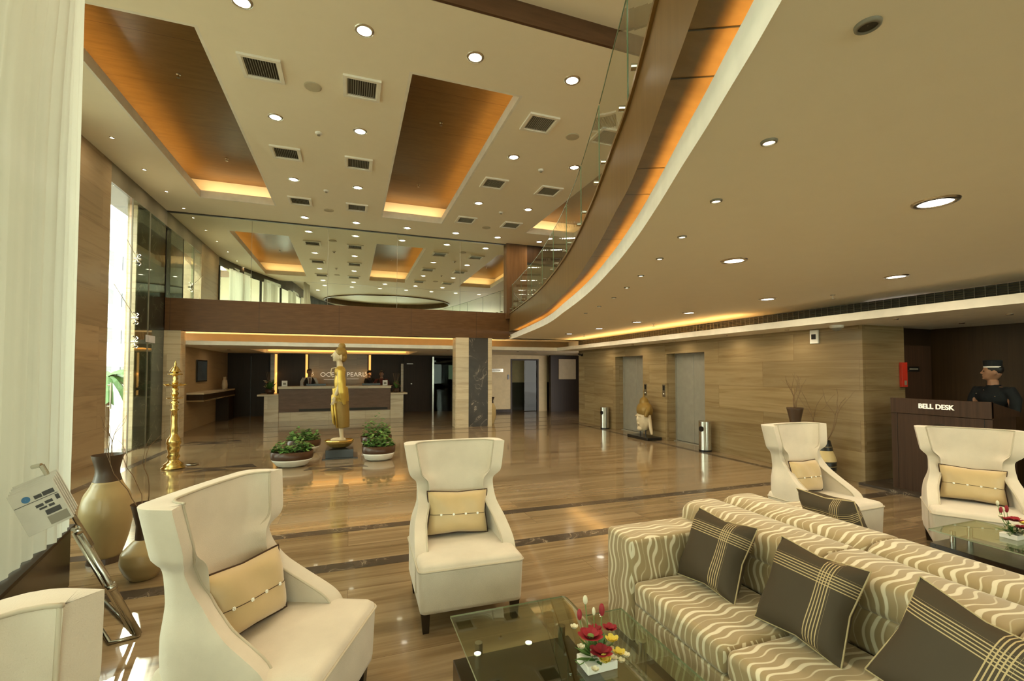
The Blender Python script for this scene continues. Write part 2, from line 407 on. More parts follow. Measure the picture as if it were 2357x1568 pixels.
# raised ceiling bay near the viewer with its dark step, and the big curved coffer above
nb = MB()
ring = []
ex, ey, ea, eb = 2.2,-1.6,3.6,2.6
nseg = 48
outer = [(XL-.3-3,-12),(12.5,-12),(12.5,YN+.02),(XL-.3-3,YN+.02)]
ell_ = [(ex+ea*math.cos(2*PI*k/nseg), ey+eb*math.sin(2*PI*k/nseg)) for k in range(nseg)]
ZN = 5.89
def edgept(w):
    # ray from ellipse centre to the outer rectangle
    dx, dy = math.cos(w), math.sin(w); t = 1e9
    if dx > 0: t = min(t,(12.5-ex)/dx)
    if dx < 0: t = min(t,(XL-3.3-ex)/dx)
    if dy > 0: t = min(t,(YN+.02-ey)/dy)
    if dy < 0: t = min(t,(-12-ey)/dy)
    return (ex+dx*t, ey+dy*t)
angs = sorted([2*PI*k/nseg for k in range(nseg)] + [math.atan2(y-ey,x-ex) % (2*PI) for x,y in outer])
inn = [(ex+ea*math.cos(w), ey+eb*math.sin(w), ZN) for w in angs]; ou = [(*edgept(w), ZN) for w in angs]
nb.grid([inn, ou], closed=True)
struct(nb.build('ceiling.001', M['ceil']))
struct(MB().box(XL-3,12.5,YN-.04,YN-.005,ZC,ZN+.05).build('trim_2', wood('step_wood',(.075,.036,.016),(.11,.055,.026),.4,3,3,20)))
oc = thing('ceiling_coffer', 'oval wood-edged ceiling coffer overhead, seen only mirrored in the upper mirror', 'ceiling coffer', (ex,ey,ZN), group=None)
MB().lathe([(1,-.0),(1,.25)],(0,0,0),48,ea,eb,cap=False).build('coffer_side', M['wood'], oc)
MB().lathe([(.0001,.25),(1.0,.25)],(0,0,0),48,ea,eb,cap=False).build('inner_panel', M['ceil'], oc)
MB().lathe([(1.0,-.06),(1.02,-.06),(1.02,.02),(1.0,.02),(1.0,-.06)],(0,0,0),48,ea,eb,cap=False).build('rim', M['wood'], oc)

LAMPS = []
def lamp(kind, loc, energy, col, size=.1, sy=None, rot=(0,0,0), shape=None, spread=None, name='lamp'):
    d = bpy.data.lights.new(name, kind); d.energy = energy; d.color = col
    if kind == 'AREA':
        d.size = size; d.shape = shape or ('RECTANGLE' if sy else 'DISK')
        if sy: d.size_y = sy
        if spread: d.spread = spread
    o = bpy.data.objects.new(name, d); COL.objects.link(o); o.location = loc; o.rotation_euler = rot; LAMPS.append(o)
    if kind == 'AREA': o.visible_camera = False; o.visible_glossy = False
    return o
AMB = (1.0,.60,.19); AMB2 = (1.0,.66,.32); WARM = (1.0,.84,.58)
coflab = ['long wooden ceiling coffer on the left, glowing amber along its left side',
          'long wooden ceiling coffer in the middle, glowing amber along its right side',
          'wooden ceiling coffer on the right, partly hidden behind the glass balcony railing']
WD = 6.18
for i, (a, b_) in enumerate(COF):
    t = thing('ceiling_coffer', coflab[i], 'ceiling coffer', ((a+b_)/2,(CY0+CY1)/2,ZC), group='wooden ceiling coffers')
    hx = (b_-a)/2; hy = (CY1-CY0)/2; s = .33
    MB().box(-hx-s-.02,hx+s+.02,-hy-s-.02,hy+s+.02,WD-ZC,WD-ZC+.02).build('wood_panel', M['wood_cof'], t)
    w = MB()
    for x0,x1,y0,y1 in ((-hx-s-.02,-hx-s,-hy-s,hy+s),(hx+s,hx+s+.02,-hy-s,hy+s),(-hx-s,hx+s,-hy-s-.02,-hy-s),(-hx-s,hx+s,hy+s,hy+s+.02)):
        w.box(x0,x1,y0,y1,.115,WD-ZC-.001)
    w.build('cove_wall', M['ceil'], t)
    r = MB()
    for x0,x1,y0,y1 in ((-hx-.04,-hx,-hy-.04,hy+.04),(hx,hx+.04,-hy-.04,hy+.04),(-hx,hx,-hy-.04,-hy),(-hx,hx,hy,hy+.04)):
        r.box(x0,x1,y0,y1,-.001,.17)
    r.build('rim', M['lip'], t)
    sh = MB()
    for x0,x1,y0,y1 in ((-hx-s,-hx-.04,-hy-s,hy+s),(hx+.04,hx+s,-hy-s,hy+s),(-hx-.04,hx+.04,-hy-s,-hy-.04),(-hx-.04,hx+.04,hy+.04,hy+s)):
        sh.box(x0,x1,y0,y1,.12,.14)
    sh.build('cove_shelf', M['ceil'], t)
    # amber LED lines lying in the cove: one long side and both ends
    side = -1 if i == 0 else 1
    cx = (a+b_)/2; cy = (CY0+CY1)/2
    st = MB().box(side*(hx+.12)-.015,side*(hx+.12)+.015,-hy,hy,.145,.16)
    st.box(-hx,hx,hy+.12,hy+.15,.145,.16); st.box(-hx,hx,-hy-.15,-hy-.12,.145,.16)
    st.build('led_strip', M['led'], t)
    lamp('AREA',(cx+side*(hx+.15),cy,ZC+.19),22,AMB,.05,2*hy,(PI,side*-.35,0),name='cove_light')
    lamp('AREA',(cx,cy+hy+.15,ZC+.19),4.5,AMB2,2*hx,.05,(PI,0,0),name='cove_light')
    lamp('AREA',(cx,cy-hy-.15,ZC+.19),4.5,AMB2,2*hx,.05,(PI,0,0),name='cove_light')
    for k,yy in enumerate((-1.0,1.9)):
        sp = thing('sprinkler', ['small sprinkler head in the middle of the %s wooden coffer','small sprinkler head near the far end of the %s wooden coffer'][k] % ['left','middle','right'][i], 'sprinkler', (cx,cy+yy,WD), group='sprinklers in the coffers')
        MB().lathe([(.03,0),(.03,-.01),(.012,-.015),(.012,-.05),(.025,-.055),(.025,-.06)],seg=12).build('sprinkler_head', M['chrome'], sp)

# --- fixtures on the high ceiling
def downlight(x,y,z,r,label,group,energy,name='downlight',lens='lens',rim=M['chrome']):
    t = thing(name, label, 'ceiling light', (x,y,z), group=group)
    MB().lathe([(r*.86,.0),(r*.86,-.012),(r*1.12,-.008),(r*1.18,0)],seg=28,cap=False).build('trim_ring', rim, t, smooth=True)
    MB().lathe([(.001,-.004),(r*.88,-.004)],seg=28,cap=False).build('lens', M[lens], t)
    if energy: lamp('AREA',(x,y,z-.03),energy,WARM,r*1.7,name='downlight_lamp')
    return t
XD = [-1.14,.12,1.46,2.83,4.09]; cname = ['first','second','third','fourth','fifth']
rows = [(5.50,'nearest the dark step',(0,1,2,3,4)),(7.87,'after the near vents',(0,1,3,4)),(10.32,'after the middle vents',(0,1,3,4)),(12.78,'beside the mirror wall',(0,1,2,3,4,5,6))]
XD += [5.43, 6.8]; cname += ['sixth','seventh']
for y, wh, cs in rows:
    for c in cs:
        downlight(XD[c], y, ZC, .095, 'lit downlight in the high ceiling, %s column from left, row %s' % (cname[c], wh), 'downlights in the high ceiling', 16)
for x,y in ((-1.2,2.9),(.05,2.9),(1.4,2.9),(2.7,2.9),(4,2.9),(5.3,2.9),(-1.6,1.4),(6.6,2.9),(-1.2,-5),(1.4,-5),(4,-5),(6.6,-5)):
    downlight(x,y,ZN,.095,'round lit downlight in the raised near ceiling, seen only in the mirror','downlights in the near ceiling',16)
for k,(y) in enumerate((7.1,8.2,9.5,10.8,11.95,13.05)):
    downlight(-3.86,y,ZC,.035,'tiny spotlight between left coffer and window wall, %s from the mirror' % ['sixth','fifth','fourth','third','second','first'][k],'small spotlights along the window wall',3,name='spotlight',lens='spot')
# air vents
def vent(x,y,slat,label):
    t = thing('air_vent', label, 'air vent', (x,y,ZC), group='air vents in the high ceiling')
    w = .25; h = .235; fr = MB()
    for k,(o,i2,z0,z1) in enumerate(((w,.205,-.03,0),(.21,.19,-.018,.0))):
        for s in (-1,1):
            fr.box(min(s*o,s*i2),max(s*o,s*i2),-o,o,z0,z1); fr.box(-i2,i2,min(s*o,s*i2),max(s*o,s*i2),z0,z1)
    fr.build('frame', M['lip'], t)
    MB().box(-.19,.19,-.19,.19,-.002,.0).build('backing', M['ventdark'], t)
    sl = MB()
    for k in range(13):
        u = -.18+.03*k
        sl.add([(u,-.19,-.003),(u,.19,-.003),(u+.012,.19,-.016),(u+.012,-.19,-.016)],[(0,1,2,3)])
    sl.build('slats', M['grey'], t)
for (x,cn) in ((-1.13,'first'),(.12,'second'),(2.83,'third'),(4.09,'fourth')):
    for y, wh in ((6.64,'near'),(9.1,'middle'),(11.57,'far')):
        vent(x,y,0,'square white slatted ceiling vent, %s column from the left in the %s row' % (cn,wh))
for x,y,lb in ((-.53,6.84,'near row left'),(-.53,12.02,'far row left'),(3.52,6.84,'near row right'),(3.52,12.02,'far row right')):
    tag(MB().lathe([(.115,0),(.115,-.008),(.1,-.014),(.001,-.014)],seg=32,cap=False).build('ceiling_speaker',plain('speaker_mesh',(.48,.43,.31),.7)), 'round speaker grille between ceiling vents, %s of the middle coffer' % lb.replace('left','to the left').replace('right','to the right'), 'speaker', 'ceiling speakers').location=(x,y,ZC)
for x,y,lb in ((-.53,8.15,'near, left of the middle coffer'),(-.53,10.72,'far, left of the middle coffer'),(3.52,8.19,'near, right of the middle coffer'),(3.52,10.72,'far, right of the middle coffer')):
    t = thing('smoke_detector','small white smoke detector, %s' % lb,'smoke detector',(x,y,ZC),group='smoke detectors')
    MB().lathe([(.055,0),(.055,-.02),(.03,-.03),(.001,-.03)],seg=20,cap=False).build('base',M['white'],t,smooth=True)
    MB().lathe([(.025,-.03),(.025,-.05),(.001,-.052)],seg=14,cap=False).build('sensor',M['grey'],t)

# ------------------------------------------------------------------ straight balcony front, mirror wall, column
struct(MB().box(XL,4.66,YM,YM+.35,2.69,3.49).build('wall_balcony_front', M['wood_str']))
mw = MB().box(XL,4.54,YM+.03,YM+.05,3.49,ZC).box(5.22,12,YM+.03,YM+.05,3.0,ZC).build('wall_mirror', M['mirror'])
tag(mw,'large mirror above the wooden balcony front, reflecting the ceiling','mirror')
struct(MB().box(XL,12,YM+.0,YM+.03,ZC-.03,ZC).build('trim_3', M['alu']))
jl = MB()
for x in (-2.45,-.6,1.25,3.1): jl.box(x,x+.006,YM+.022,YM+.03,3.49,ZC-.03)
struct(jl.build('trim_4', M['grey']))
struct(MB().box(4.54,5.22,YM-.12,YM+.03,3.3,ZC).build('wall_column_upper', wood('column_wood',(.075,.036,.012),(.11,.054,.02),.45,10,10,1)))
hd = MB().box(5.22,7.2,YM-.12,YM+.03,5.1,ZC).build('trim_5', M['wood_dark']); struct(hd)
struct(MB().box(XL-.6,12,YM+.36,YM+.5,2.75,ZC+.1).box(XL-.6,XL-.03,YM+.31,YM+.6,0,ZC).build('wall_mirror_light_stop', M['trav']))  # unseen backing added to shut out sky light around the mirror
struct(MB().box(4.67,12,YM+.06,YM+.34,2.75,3.29).build('wall_balcony_light_stop', M['wood']))  # filler added to block daylight leaking past the end of the curve
# upper wall right of the column, towards the mezzanine
struct(MB().box(12,12.3,-12,YM+.3,3.0,ZN).build('wall_mezzanine', M['trav']))

# ------------------------------------------------------------------ curved balcony
C1 = [(-.75,-7),(-.68,-4),(-.42,-2.3),(-.1,-1.2),(.25,-.4),(.5,.08),(.7,.44),(.88,.76),(1.05,1.1),(1.21,1.42),(1.38,1.77),(1.56,2.14),(1.79,2.64),(1.99,3.14),(2.25,3.78),(2.48,4.38),(2.96,5.72),(3.48,7.46),(4.05,9.8),(4.62,13.1),(4.66,13.4)]
c1 = [(p.x,p.y) for p in smooth_curve([(x,y,0) for x,y in C1], 8)]
def offset(c, d):
    out = []
    for i,(x,y) in enumerate(c):
        a = Vector(c[max(i-1,0)]); b_ = Vector(c[min(i+1,len(c)-1)]); t = (b_-a).normalized()
        out.append((x+t.y*d, y-t.x*d))
    return out
C2 = [(-.6,-7),(-.5,-4),(-.25,-2.3),(.08,-1.2),(.42,-.45),(.66,0),(.85,.35),(1.0,.65),(1.10,.87),(1.20,1.07),(1.30,1.28),(1.41,1.51),(1.57,1.86),(1.79,2.33),(2.10,3.03),(2.47,3.96),(2.94,5.29),(3.43,6.95),(4.05,9.28),(4.72,13.2),(4.75,13.42)]
c2 = [(p.x,p.y) for p in smooth_curve([(x,y,0) for x,y in C2], 8)]
fo = MB(); fo.strip(c1,2.92,3.45); ci = offset(c1,.06)
n = len(c1)
struct(fo.build('wall_balcony_curve', M['wood'], smooth=True))
to_ = offset(c1,-.02); ti = offset(c1,.05)
tr = MB(); tr.strip(to_,3.45,3.48)
tr.add([(x,y,3.48) for x,y in to_]+[(x,y,3.48) for x,y in ti],[(i,n+i,n+i+1,i+1) for i in range(n-1)]); 
tr.add([(x,y,3.45) for x,y in to_]+[(x,y,3.45) for x,y in ti],[(i,i+1,n+i+1,n+i) for i in range(n-1)])
struct(tr.build('trim_6', plain('bronze_edge_trim',(.30,.20,.08),.3,metal=.8), smooth=True))
# timber underside between balcony front and the cove lip
cw = offset(c1,1.15)
wm = wood('cove_wood',(.13,.075,.024),(.18,.108,.038),.35,4,12,4)
us = MB()
cwi = offset(c2,.75)
us.add([(x,y,2.92) for x,y in c1]+[(x,y,2.92) for x,y in cw],[(i,n+i,n+i+1,i+1) for i in range(n-1)])
struct(us.build('wall_balcony_underside', wm))
sj = MB()
for k in (70,76,92,98,112,120,132):
    if k < n: 
        a = Vector(c1[k]); q = Vector(cw[k]); d = (Vector(c1[min(k+1,n-1)])-a).normalized()*.008
        sj.quad((a.x,a.y,2.918),(a.x+d.x,a.y+d.y,2.918),(q.x+d.x,q.y+d.y,2.918),(q.x,q.y,2.918))
struct(sj.build('trim_7', M['dark']))
# white lip + cove trough
n2 = len(c2); lo = offset(c2,.03); lt = offset(c2,.30)
lp = MB(); lp.strip(c2,2.685,2.84); lp.strip(lo,2.75,2.84)
lp.add([(x,y,2.84) for x,y in c2]+[(x,y,2.84) for x,y in lo],[(i,n2+i,n2+i+1,i+1) for i in range(n2-1)])
lp.add([(x,y,2.76) for x,y in lo]+[(x,y,2.76) for x,y in lt],[(i,n2+i,n2+i+1,i+1) for i in range(n2-1)])
struct(lp.build('trim_8', M['lip']))
lled = offset(c2,.09); lled2 = offset(c2,.11)
ls = MB(); ls.add([(x,y,2.775) for x,y in lled]+[(x,y,2.775) for x,y in lled2],[(i,n2+i,n2+i+1,i+1) for i in range(n2-1)]); ls.strip(lled,2.762,2.775)
tag(ls.build('cove_light_strip', M['led']),'curved amber light strip hidden behind the white lip under the balcony','light strip')
pts = [p for p in c2[56:] if p[1] < 13.15][::5]
for a, b_ in [(a,b_) for a,b_ in zip(pts, pts[1:]) if math.hypot(b_[0]-a[0],b_[1]-a[1])>.05]:
    mx_, my_ = (a[0]+b_[0])/2, (a[1]+b_[1])/2; dx, dy = b_[0]-a[0], b_[1]-a[1]; ln = math.hypot(dx,dy); dx/=ln; dy/=ln
    ang = math.atan2(dy,dx)
    lamp('AREA',(mx_+dy*.06,my_-dx*.06,2.80),2.6*ln,AMB,ln,.03,(PI,0,ang),name='cove_light')
# mezzanine slab top + low ceiling
def band(name, c, x1, z, mat, flip=False):
    k = len(c); mb = MB(); mb.add([(x,y,z) for x,y in c]+[(x1,y,z) for x,y in c],[(i,k+i,k+i+1,i+1) if not flip else (i,i+1,k+i+1,k+i) for i in range(k-1)])
    return struct(mb.build(name, mat))
band('floor_mezzanine', ci, 12, 3.3, M['floor'])
band('ceiling.002', c2, XR, ZL, M['ceil'])
struct(MB().box(4.71,XR,13.19,14.4,ZL,ZL+.05).box(XL,4.71,YM+.1,14.4,ZL,ZL+.05).build('ceiling.003', M['ceil']))

# glass railing panels: seams every ~1.3 m
acc = [0]
for a,b_ in zip(c1,c1[1:]): acc.append(acc[-1]+math.hypot(b_[0]-a[0],b_[1]-a[1]))
def at_len(s_, c=c1):
    for i in range(len(acc)-1):
        if acc[i+1] >= s_:
            t = (s_-acc[i])/(acc[i+1]-acc[i]); return (c[i][0]+(c[i+1][0]-c[i][0])*t, c[i][1]+(c[i+1][1]-c[i][1])*t)
    return c[-1]
sref = min(range(len(c1)), key=lambda i: abs(c1[i][1]-2.66)); s0 = acc[sref]
seams = [s0+1.32*k for k in range(-5,9) if 0 < s0+1.32*k < acc[-1]-.3]+[acc[-1]-.25]
names = ['behind the viewer','behind the viewer','behind the viewer','behind the viewer','at the top edge of the photo','nearest full one in view','second from the top edge','third from the top edge','fourth from the top edge','fifth from the top edge','sixth from the top edge','seventh from the top edge','last one, beside the wooden column']
for i,(s_a,s_b) in enumerate(zip(seams,seams[1:])):
    P = [at_len(s_a+.015+(s_b-s_a-.03)*k/6) for k in range(7)]
    t = thing('railing_panel','clear curved glass railing panel on the balcony, '+names[min(i,12)],'glass railing',(P[0][0],P[0][1],3.48),group='glass panels of the curved balcony railing')
    o_ = offset(P,.012); g = MB()
    o1 = [(x-P[0][0],y-P[0][1]) for x,y in P]; o2 = [(x-P[0][0],y-P[0][1]) for x,y in o_]
    g.strip(o1,.0,.80).build('glass_pane', M['glass'], t)
    e = MB(); e.tube([(*o1[0],0),(*o1[0],.80)],.006,6); e.tube([(*p,.80) for p in o1],.005,6)
    e.build('glass_edge', plain('green_glass_edge',(.10,.14,.08),.2) if i==0 else bpy.data.materials['green_glass_edge'], t)
    for u in (1,5):
        a = Vector(o1[u]); q = Vector(o2[u]); d = (a-q).normalized()
        c = MB(); c.tube([(*(a+d*.025),.12),(*(a-d*.05),.12)],.022,12)
        c.build('clamp', M['chrome'], t)

# ------------------------------------------------------------------ right stone wall with lifts, soffit and grille
LF = [(7.87,9.12),(10.07,11.37)]   # lift openings (y range)
w = MB(); ys = [4.65,7.87,9.12,10.07,11.37,13.6]
for i in range(0,6,2): w.box(XR,XR+.5,ys[i],ys[i+1],0,ZS)
for a,b_ in LF: w.box(XR,XR+.5,a,b_,2.09,ZS)
w.box(XR+.5,8.15,4.65,4.95,0,ZS)
struct(w.build('wall_right', M['trav']))
struct(MB().box(XR,XR+.02,4.6,14.5,ZS+.03,ZL+.03).build('wall_right_upper', M['ceil']))
for i,(a,b_) in enumerate(LF):
    t = thing('lift_door', ['brushed steel lift door beside the nearer litter bin','brushed steel lift door behind the carved head sculpture'][i],'lift door',(XR+.26,(a+b_)/2,0),group='steel lift doors')
    h = (b_-a)/2
    MB().box(0,.03,-h+.04,-.004,.02,2.05).build('door_leaf', M['steel_door'], t, bevel=.004)
    MB().box(0,.03,.004,h-.04,.02,2.05).build('door_leaf', M['steel_door'], t, bevel=.004)
    MB().box(-.01,.05,-h,-h+.04,0,2.09).box(-.01,.05,h-.04,h,0,2.09).box(-.01,.05,-h+.04,h-.04,2.05,2.09).build('door_frame', M['steel_door'], t)
    MB().box(-.1,.0,-h+.04,h-.04,0,.012).build('threshold', M['steel_door'], t)
    struct(MB().box(XR+.4,XR+.44,a-.02,b_+.02,0,2.12).build('wall_lift_light_stop', M['dark']))  # dark backing added to stop daylight leaking round the lift door
# soffit box along right wall and along the back
sf = MB()
sf.box(6.5,9.1,-3,13.8,ZS,ZS+.025).box(6.5,6.53,-3,13.8,ZS+.025,2.465)
sf.box(XL,6.5,13.80,13.83,ZS,2.465).box(XL,6.5,13.83,15.3,ZS,ZS+.025)
struct(sf.build('ceiling_soffit', M['lip']))
struct(MB().box(XL,9.8,15.3,15.9,ZS,ZS+.05).box(2.2,9.8,15.9,21.5,ZS,ZS+.05).box(XL,-2.9,15.9,21.5,ZS,ZS+.05).box(-2.9,2.2,18.65,21.5,ZS,ZS+.05).box(6.5,9.8,13.8,15.3,ZS,ZS+.05).build('ceiling_reception', M['ceil']))
# raised tray above the reception
tr_ = thing('ceiling_tray','shallow lit ceiling tray glowing yellow above the reception desk','ceiling tray',(-.35,17.35,ZS))
MB().box(-2.55,2.55,-1.4,1.3,.22,.24).build('tray_panel', M['ceil'], tr_)
MB().box(-2.57,-2.55,-1.4,1.3,.05,.22).box(2.55,2.57,-1.4,1.3,.05,.22).box(-2.55,2.55,-1.42,-1.4,.05,.22).box(-2.55,2.55,1.3,1.32,.05,.22).build('tray_side', M['lip'], tr_)
MB().box(-2.45,2.45,1.18,1.28,.06,.10).build('led_strip', M['led'], tr_)
lamp('AREA',(-.35,18.45,ZS+.12),8,(1,.62,.2),4.8,.05,(PI/2+.6,0,0),name='cove_light')
# linear grille on the right
gt = thing('linear_grille','long dark slatted air grille running above the white soffit of the right wall','air grille',(XR-.08,-1.5,2.52))
MB().box(.02,.05,0,15,-.05,.16).build('backing', M['ventdark'], gt)
g = MB()
for k in range(7): g.add([(0,0,-.04+.028*k),(0,15,-.04+.028*k),(.02,15,-.028+.028*k),(.02,0,-.028+.028*k)],[(0,1,2,3)])
k=0
g.build('slats', plain('grille_slat',(.20,.17,.10),.5), gt)
mu = MB()
for k in range(150): mu.box(-.004,.0,.1*k,.1*k+.006,-.05,.155)
mu.build('divider', M['grey'], gt)
struct(MB().box(XL,7.25,14.35,14.38,2.4,ZL+.04).build('trim_9', plain('brown_cove_back',(.25,.17,.08),.6)))
tag(MB().box(6.62,6.65,6.3,13.3,ZS+.03,ZS+.045).build('cove_light_strip',M['led']),'straight amber light strip in the soffit of the right wall','light strip')
tag(MB().box(-4.2,6.3,13.94,13.97,ZS+.03,ZS+.045).build('cove_light_strip',M['led']),'straight amber light strip in the soffit behind the balcony front','light strip')
lamp('AREA',(6.66,9.9,2.42),22,(1,.58,.2),.04,7.2,(PI,0,0),name='cove_light')
lamp('AREA',(.3,13.97,2.42),20,(1,.62,.25),9.0,.04,(PI,0,0),name='cove_light')

# low ceiling fixtures
yl = [(5.58,3.24),(5.58,4.86),(5.58,6.45),(5.58,7.99),(5.58,9.5),(5.58,11.07)]
for k,(x,y) in enumerate(yl):
    downlight(x,y,ZL,.10,'lit downlight in the low ceiling along the slatted grille, %s from the viewer' % cname[k],'downlights in the low ceiling',13)
downlight(3.36,1.73,ZL,.10,'largest lit downlight in the low ceiling, nearest the viewer','downlights in the low ceiling',13)
downlight(3.36,3.28,ZL,.10,'round lit downlight in the low ceiling beyond the nearest large one','downlights in the low ceiling',13)
downlight(5.58,1.6,ZL,.10,'lit downlight in the low ceiling outside the right edge of the photo','downlights in the low ceiling',13)
for x,y in ((3.3,-1),(5.6,-1),(3.3,-3.5),(5.6,-3.5)): downlight(x,y,ZL,.10,'round lit downlight in the low ceiling behind the viewer','downlights behind the viewer',13)
sp = [(1.45,.9),(1.77,1.52),(2.08,2.16),(2.39,2.83),(2.66,3.45),(2.94,4.13),(3.19,4.77),(3.46,5.49),(3.7,6.3),(3.9,7.1)]
for k,(x,y) in enumerate(sp):
    downlight(x,y,ZL,.030,'small spotlight in the low ceiling following the curve, %s from the viewer' % (cname+['eighth','ninth','tenth'])[k],'small spotlights along the curved ceiling edge',1.2 if k else 0,name='spotlight',lens='spot' if k else 'ventdark',rim=M['grey'])
for k,(x,y) in enumerate(((6.85,4.0),(6.85,5.6),(6.85,6.9),(6.85,8.4),(6.85,10),(6.85,11.6),(7.6,3.2),(8.3,4.0),(8.4,2.4))):
    downlight(x,y,ZS,.03,'tiny spotlight in the soffit over the right wall, %s from the desk' % (cname+['eighth','ninth'])[k] if k<6 else 'tiny spotlight in the ceiling of the bell desk alcove, %s of three' % ['first','second','third'][k-6],'small spotlights in the right soffit',2.5,name='spotlight',lens='spot')
for k,(x,y) in enumerate(((-3.6,14.6),(-.6,14.4),(1.2,14.4),(3.0,14.6),(5.4,14.6),(6.3,15.2),(-3.6,16.5))):
    downlight(x,y,ZS,.04,'tiny spotlight in the ceiling before the reception, %s from the left' % cname[k],'small spotlights before the reception',3,name='spotlight',lens='spot')
for x,y,lb in ((6.1,4.3,'near'),(6.15,8.2,'middle'),(6.1,11.2,'far')):
    t = thing('sprinkler','small sprinkler hanging from the low ceiling beside the slatted grille, %s one' % lb,'sprinkler',(x,y,ZL),group='sprinklers in the low ceiling')
    MB().lathe([(.03,0),(.03,-.008),(.008,-.01),(.008,-.05),(.03,-.052),(.03,-.058)],seg=12).build('sprinkler_head',M['chrome'],t)
t = thing('dome_camera','small white dome camera under the soffit near the bell desk','security camera',(6.95,4.85,ZS),group=None)
MB().lathe([(.09,0),(.09,-.035),(.075,-.04)],seg=24,cap=False).build('housing',M['white'],t,smooth=True)
MB().lathe([(.07,-.04),(.05,-.075),(.001,-.09)],seg=24,cap=False).build('dome',M['grey'],t,smooth=True)

# ------------------------------------------------------------------ left wall
lw = MB().box(XL-.5,XL,8.65,10.6,0,ZC).build('wall_left', stone('travertine_pillar',[(.28,(.20,.13,.07)),(.5,(.33,.235,.13)),(.78,(.27,.185,.10))],.5,1,6,True,.3,blocks=(3,.62,.002,(.45,.4,.35)),tint=.18)); struct(lw)
struct(MB().box(XL-.6,XL-.0,10.6,YM+.3,5.27,ZC-.002).build('wall_left_bulkhead', M['bulkhead']))
struct(MB().box(XL-.24,XL-.07,11.93,11.97,0,5.27).build('wall_left_pier', M['trav_pale']))
struct(MB().box(XL-.24,XL-.07,11.97,YM+.3,0,5.27).build('wall_left_column', M['darkmarble']))
win = thing('glass_door','tall frameless glass panel with steel fittings before the dark marble column','glass door',(XL+.03,11.45,0))
MB().box(-.005,.005,0,1.78,.01,5.25).build('glass_pane', M['glass_w'], win)
MB().box(-.012,.012,-.02,0,0,5.25).box(-.012,.012,.86,.875,0,5.25).build('glass_edge', M['grey'], win)
for z,y in ((4.05,.25),(2.78,.2),(2.28,.2)):
    f = MB()
    for k in range(4):
        w_ = PI/4+k*PI/2; f.tube([(.0,y,z),(.05,y+.09*math.cos(w_),z+.12*math.sin(w_)),(.01,y+.14*math.cos(w_),z+.17*math.sin(w_))],.011,8)
    f.tube([(-.05,y,z),(.07,y,z)],.028,12); f.build('patch_fitting', M['chrome'], win)
MB().box(.006,.012,.75,1.25,2.32,2.48).build('sticker', M['bwhite'], win)
cb = MB()
for z in (4.05,2.78): cb.tube([(0,.25,z),(.03,-.8,z+.55)],.006,6)
cb.build('tension_cable', M['chrome'], win)
struct(MB().box(XL-.6,XL,10.6,YM,0,.02).build('trim_10', M['inlay']))
dr = thing('door_handle','tall steel pull handle on the glass by the stone pillar','door handle',(XL+.02,10.74,0))
MB().tube([(0,.0,.95),(0,.0,1.45)],.014,10).tube([(-.05,0,1.0),(0,0,1.0)],.01,8).tube([(-.05,0,1.4),(0,0,1.4)],.01,8).build('handle_bar',M['chrome'],dr)
struct(MB().box(XL-.035,XL-.025,10.6,11.45,.02,5.27).build('window_1', M['glass_w']))

# curved window wall behind the curtains, wrapping round behind the viewer
W = [(-4.3,8.66),(-3.95,7.3),(-3.45,6.0),(-2.9,4.6),(-2.55,3.2),(-2.35,1.6),(-2.1,-.4),(-1.5,-2.6),(-.3,-4.9),(1.6,-6.9),(4.2,-8.3),(7.5,-9.0),(9.3,-9.2)]
wc = [(p.x,p.y) for p in smooth_curve([(x,y,0) for x,y in W],3)]
struct(MB().strip(wc,.45,5.5).build('window_2', M['glass_teal']))
hdw = MB()
for a,b_ in ((.0,.45),(5.35,ZN)):
    o_ = offset(wc,-.06) ; i_ = offset(wc,.06)
    hdw.strip(wc,a,b_)
struct(hdw.build('wall_window_sill', M['espresso']))
fr = MB()
for i,(x,y) in enumerate(wc):
    if i % 3 == 0: fr.box(x-.04,x+.04,y-.04,y+.04,.45,5.35)
struct(fr.build('trim_11', M['alu']))
def curtain(p0, p1, z0, z1, label, waves=11, amp=.032, cut=None):
    p0 = Vector((*p0,0)); p1 = Vector((*p1,0)); d = p1-p0; ln = d.length; d.normalize(); nr = Vector((d.y,-d.x,0)); rows_ = []
    nu = waves*8; nz = 10
    for j in range(nz+1):
        z = z0+(z1-z0)*j/nz; row = []
        for i in range(nu+1):
            u = i/nu; uu = u
            if cut: uu = cut(z)+(1-cut(z))*u
            ph = 2*PI*waves*u + .9*math.sin(7*u+1.3*j/nz)
            a = amp*(.7+.45*math.sin(3.1*u*PI+j*.12))
            q = p0+d*(ln*uu) + nr*(a*math.sin(ph)+.3*a*math.sin(2.3*ph+j*.1))
            row.append((q.x,q.y,z))
        rows_.append(row)
    return tag(MB().grid(rows_).build('curtain', M['curtain'], smooth=True), label, 'curtain')
curtain((-1.72,2.7),(-2.0,4.42),.475,5.75,'tall sheer cream curtain at the left edge, above a dark box',12, cut=lambda z: 0 if z<3.4 else min(.45,(z-3.4)*.22))
for k,(i,j) in enumerate(((1,4),(6,8),(10,12),(14,16),(18,20),(22,24),(26,28),(30,33))):
    a = Vector(wc[i]); b_ = Vector(wc[j]); d = (b_-a).normalized(); nn = Vector((-d.y,d.x))*.14
    c_ = curtain(a+nn,b_+nn,.5,5.35,'sheer curtain on the curved window wall, %s from the stone pillar, seen mirrored' % (cname+['eighth'])[k],7)
    c_['group'] = 'curtains on the curved window wall'
pb = thing('planter_box','dark wooden low box below the sheer curtain, behind the newspapers','box',(-2.1,3.5,0),math.atan2(-.2,1)-PI/2+PI/2)
pb.rotation_euler = (0,0,.205)
MB().box(-.28,.28,-1.3,.98,.0,.44).build('cabinet', M['espresso'], pb, bevel=.01)
